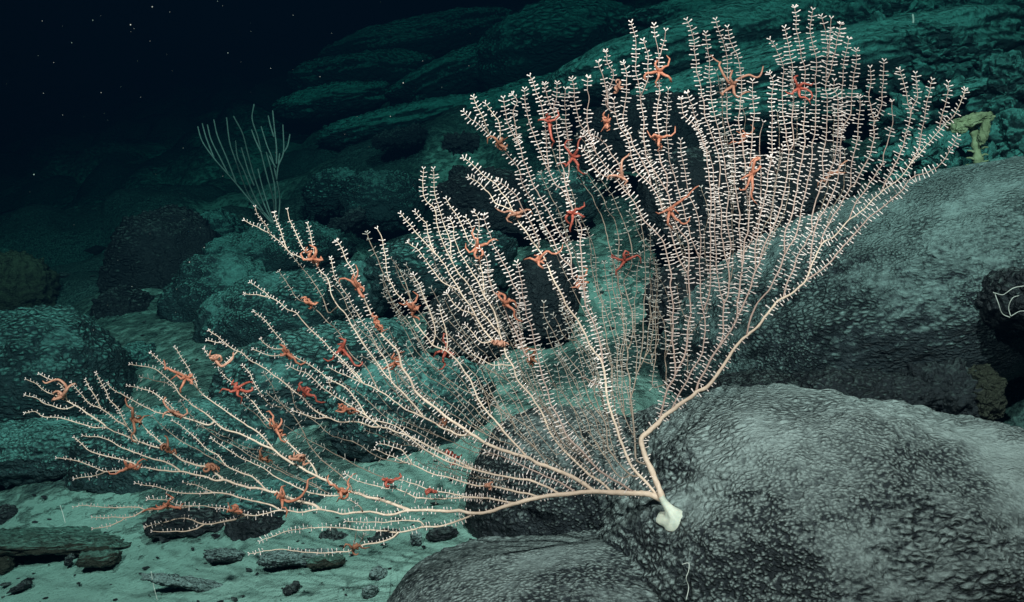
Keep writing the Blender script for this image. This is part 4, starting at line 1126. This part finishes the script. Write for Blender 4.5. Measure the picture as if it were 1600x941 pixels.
# ------------------------------------------------------------------ small growths
def thread(name, label, lines, d, r, cat, mat=M_TUBE):
    root = empty(name, P(lines[0][0][0], lines[0][0][1], d)); tag(root, label, cat)
    for ln in lines:
        g = catmull(np.array(ln, float), 3)
        dd = d + .004 * np.sin(np.arange(len(g)) * .5)
        v, q, t = tube(P(g[:, 0], g[:, 1], dd), np.full(len(g), r * d / F_PX), 5)
        mesh_obj("tube", v, [q, t], mat, root)
thread("hydroid", "thin white branching growth on the dark rock at the right edge",
       [[(1578, 496), (1566, 490), (1560, 474), (1554, 458)], [(1554, 458), (1566, 461), (1572, 458), (1584, 450), (1600, 447)], [(1552, 457), (1556, 460)],
        [(1579, 494), (1576, 480), (1582, 466), (1592, 462)], [(1580, 494), (1592, 487), (1600, 486)]], 2.40, .7, "growth")
thread("worm_tube", "thin pale crooked tube on the grey pillow rock at the bottom edge",
       [[(1066, 882), (1076, 880), (1076, 892), (1072, 904), (1076, 918), (1072, 938)]], 1.90, .6, "tube")
thread("seafloor_thread", "fine pale thread standing on the sand at the lower left",
       [[(236, 893), (240, 915), (246, 938)]], 2.45, .5, "thread")
thread("seafloor_thread", "fine pale thread standing beside the left pillow under the branches",
       [[(94, 790), (98, 802), (102, 817)]], 2.75, .6, "thread")
thread("pale_spike", "short pale spike standing on the jagged crag in the upper right", [[(1427, 36), (1427, 29), (1426, 23)]], 4.55, 1.8, "growth")

# ------------------------------------------------------------------ drifting specks
spots = [(66, 33), (112, 67), (84, 98), (158, 145), (68, 146), (98, 180), (204, 39), (238, 11), (340, 2), (458, 24), (356, 83), (423, 107), (53, 273), (145, 32),
         (296, 410), (276, 452), (319, 387), (313, 356), (168, 477), (630, 130), (610, 182), (500, 120), (690, 300), (206, 448), (146, 516)]
parts = []
dirs, f = cube_sphere(3)
for k, (u, v) in enumerate(spots + [(rnd.uniform(0, 760), rnd.uniform(0, 420)) for _ in range(60)] + [(rnd.uniform(0, 1600), rnd.uniform(0, 941)) for _ in range(60)]):
    d = rnd.uniform(1.6, 3.6)
    r = rnd.choice((.45, .55, .7, .95) if k < len(spots) else (.18, .25, .35)) * d / F_PX
    parts.append((P(u, v, d) + dirs * r * np.array([1, 1, 1.25]), f, np.zeros((0, 3), int)))
v, fs = join(parts)
tag(mesh_obj("marine_snow", v, fs, M_SNOW), "tiny pale specks drifting in the dark water", "specks", kind="stuff")

# ------------------------------------------------------------------ the water
def water():
    m = bpy.data.materials.new("sea_water"); m.use_nodes = True
    nt = m.node_tree
    for n in list(nt.nodes):
        if n.type != 'OUTPUT_MATERIAL': nt.nodes.remove(n)
    pv = nt.nodes.new("ShaderNodeVolumePrincipled")
    pv.inputs["Color"].default_value = (.003, .019, .048, 1)
    pv.inputs["Density"].default_value = .205
    pv.inputs["Absorption Color"].default_value = (.02, .52, .48, 1)
    pv.inputs["Anisotropy"].default_value = .3
    nt.links.new(pv.outputs[0], nt.nodes["Material Output"].inputs["Volume"])
    lo, hi = np.array([-75, -4, -32.]), np.array([75, 66, 32.])
    v = np.array([[x, y, z] for x in (lo[0], hi[0]) for y in (lo[1], hi[1]) for z in (lo[2], hi[2])])
    f = np.array([[0, 1, 3, 2], [4, 6, 7, 5], [0, 4, 5, 1], [2, 3, 7, 6], [0, 2, 6, 4], [1, 5, 7, 3]])
    o = mesh_obj("haze", v, f, m, smooth=False)
    tag(o, "dark blue green sea water filling the whole scene", "water", kind="stuff")
water()
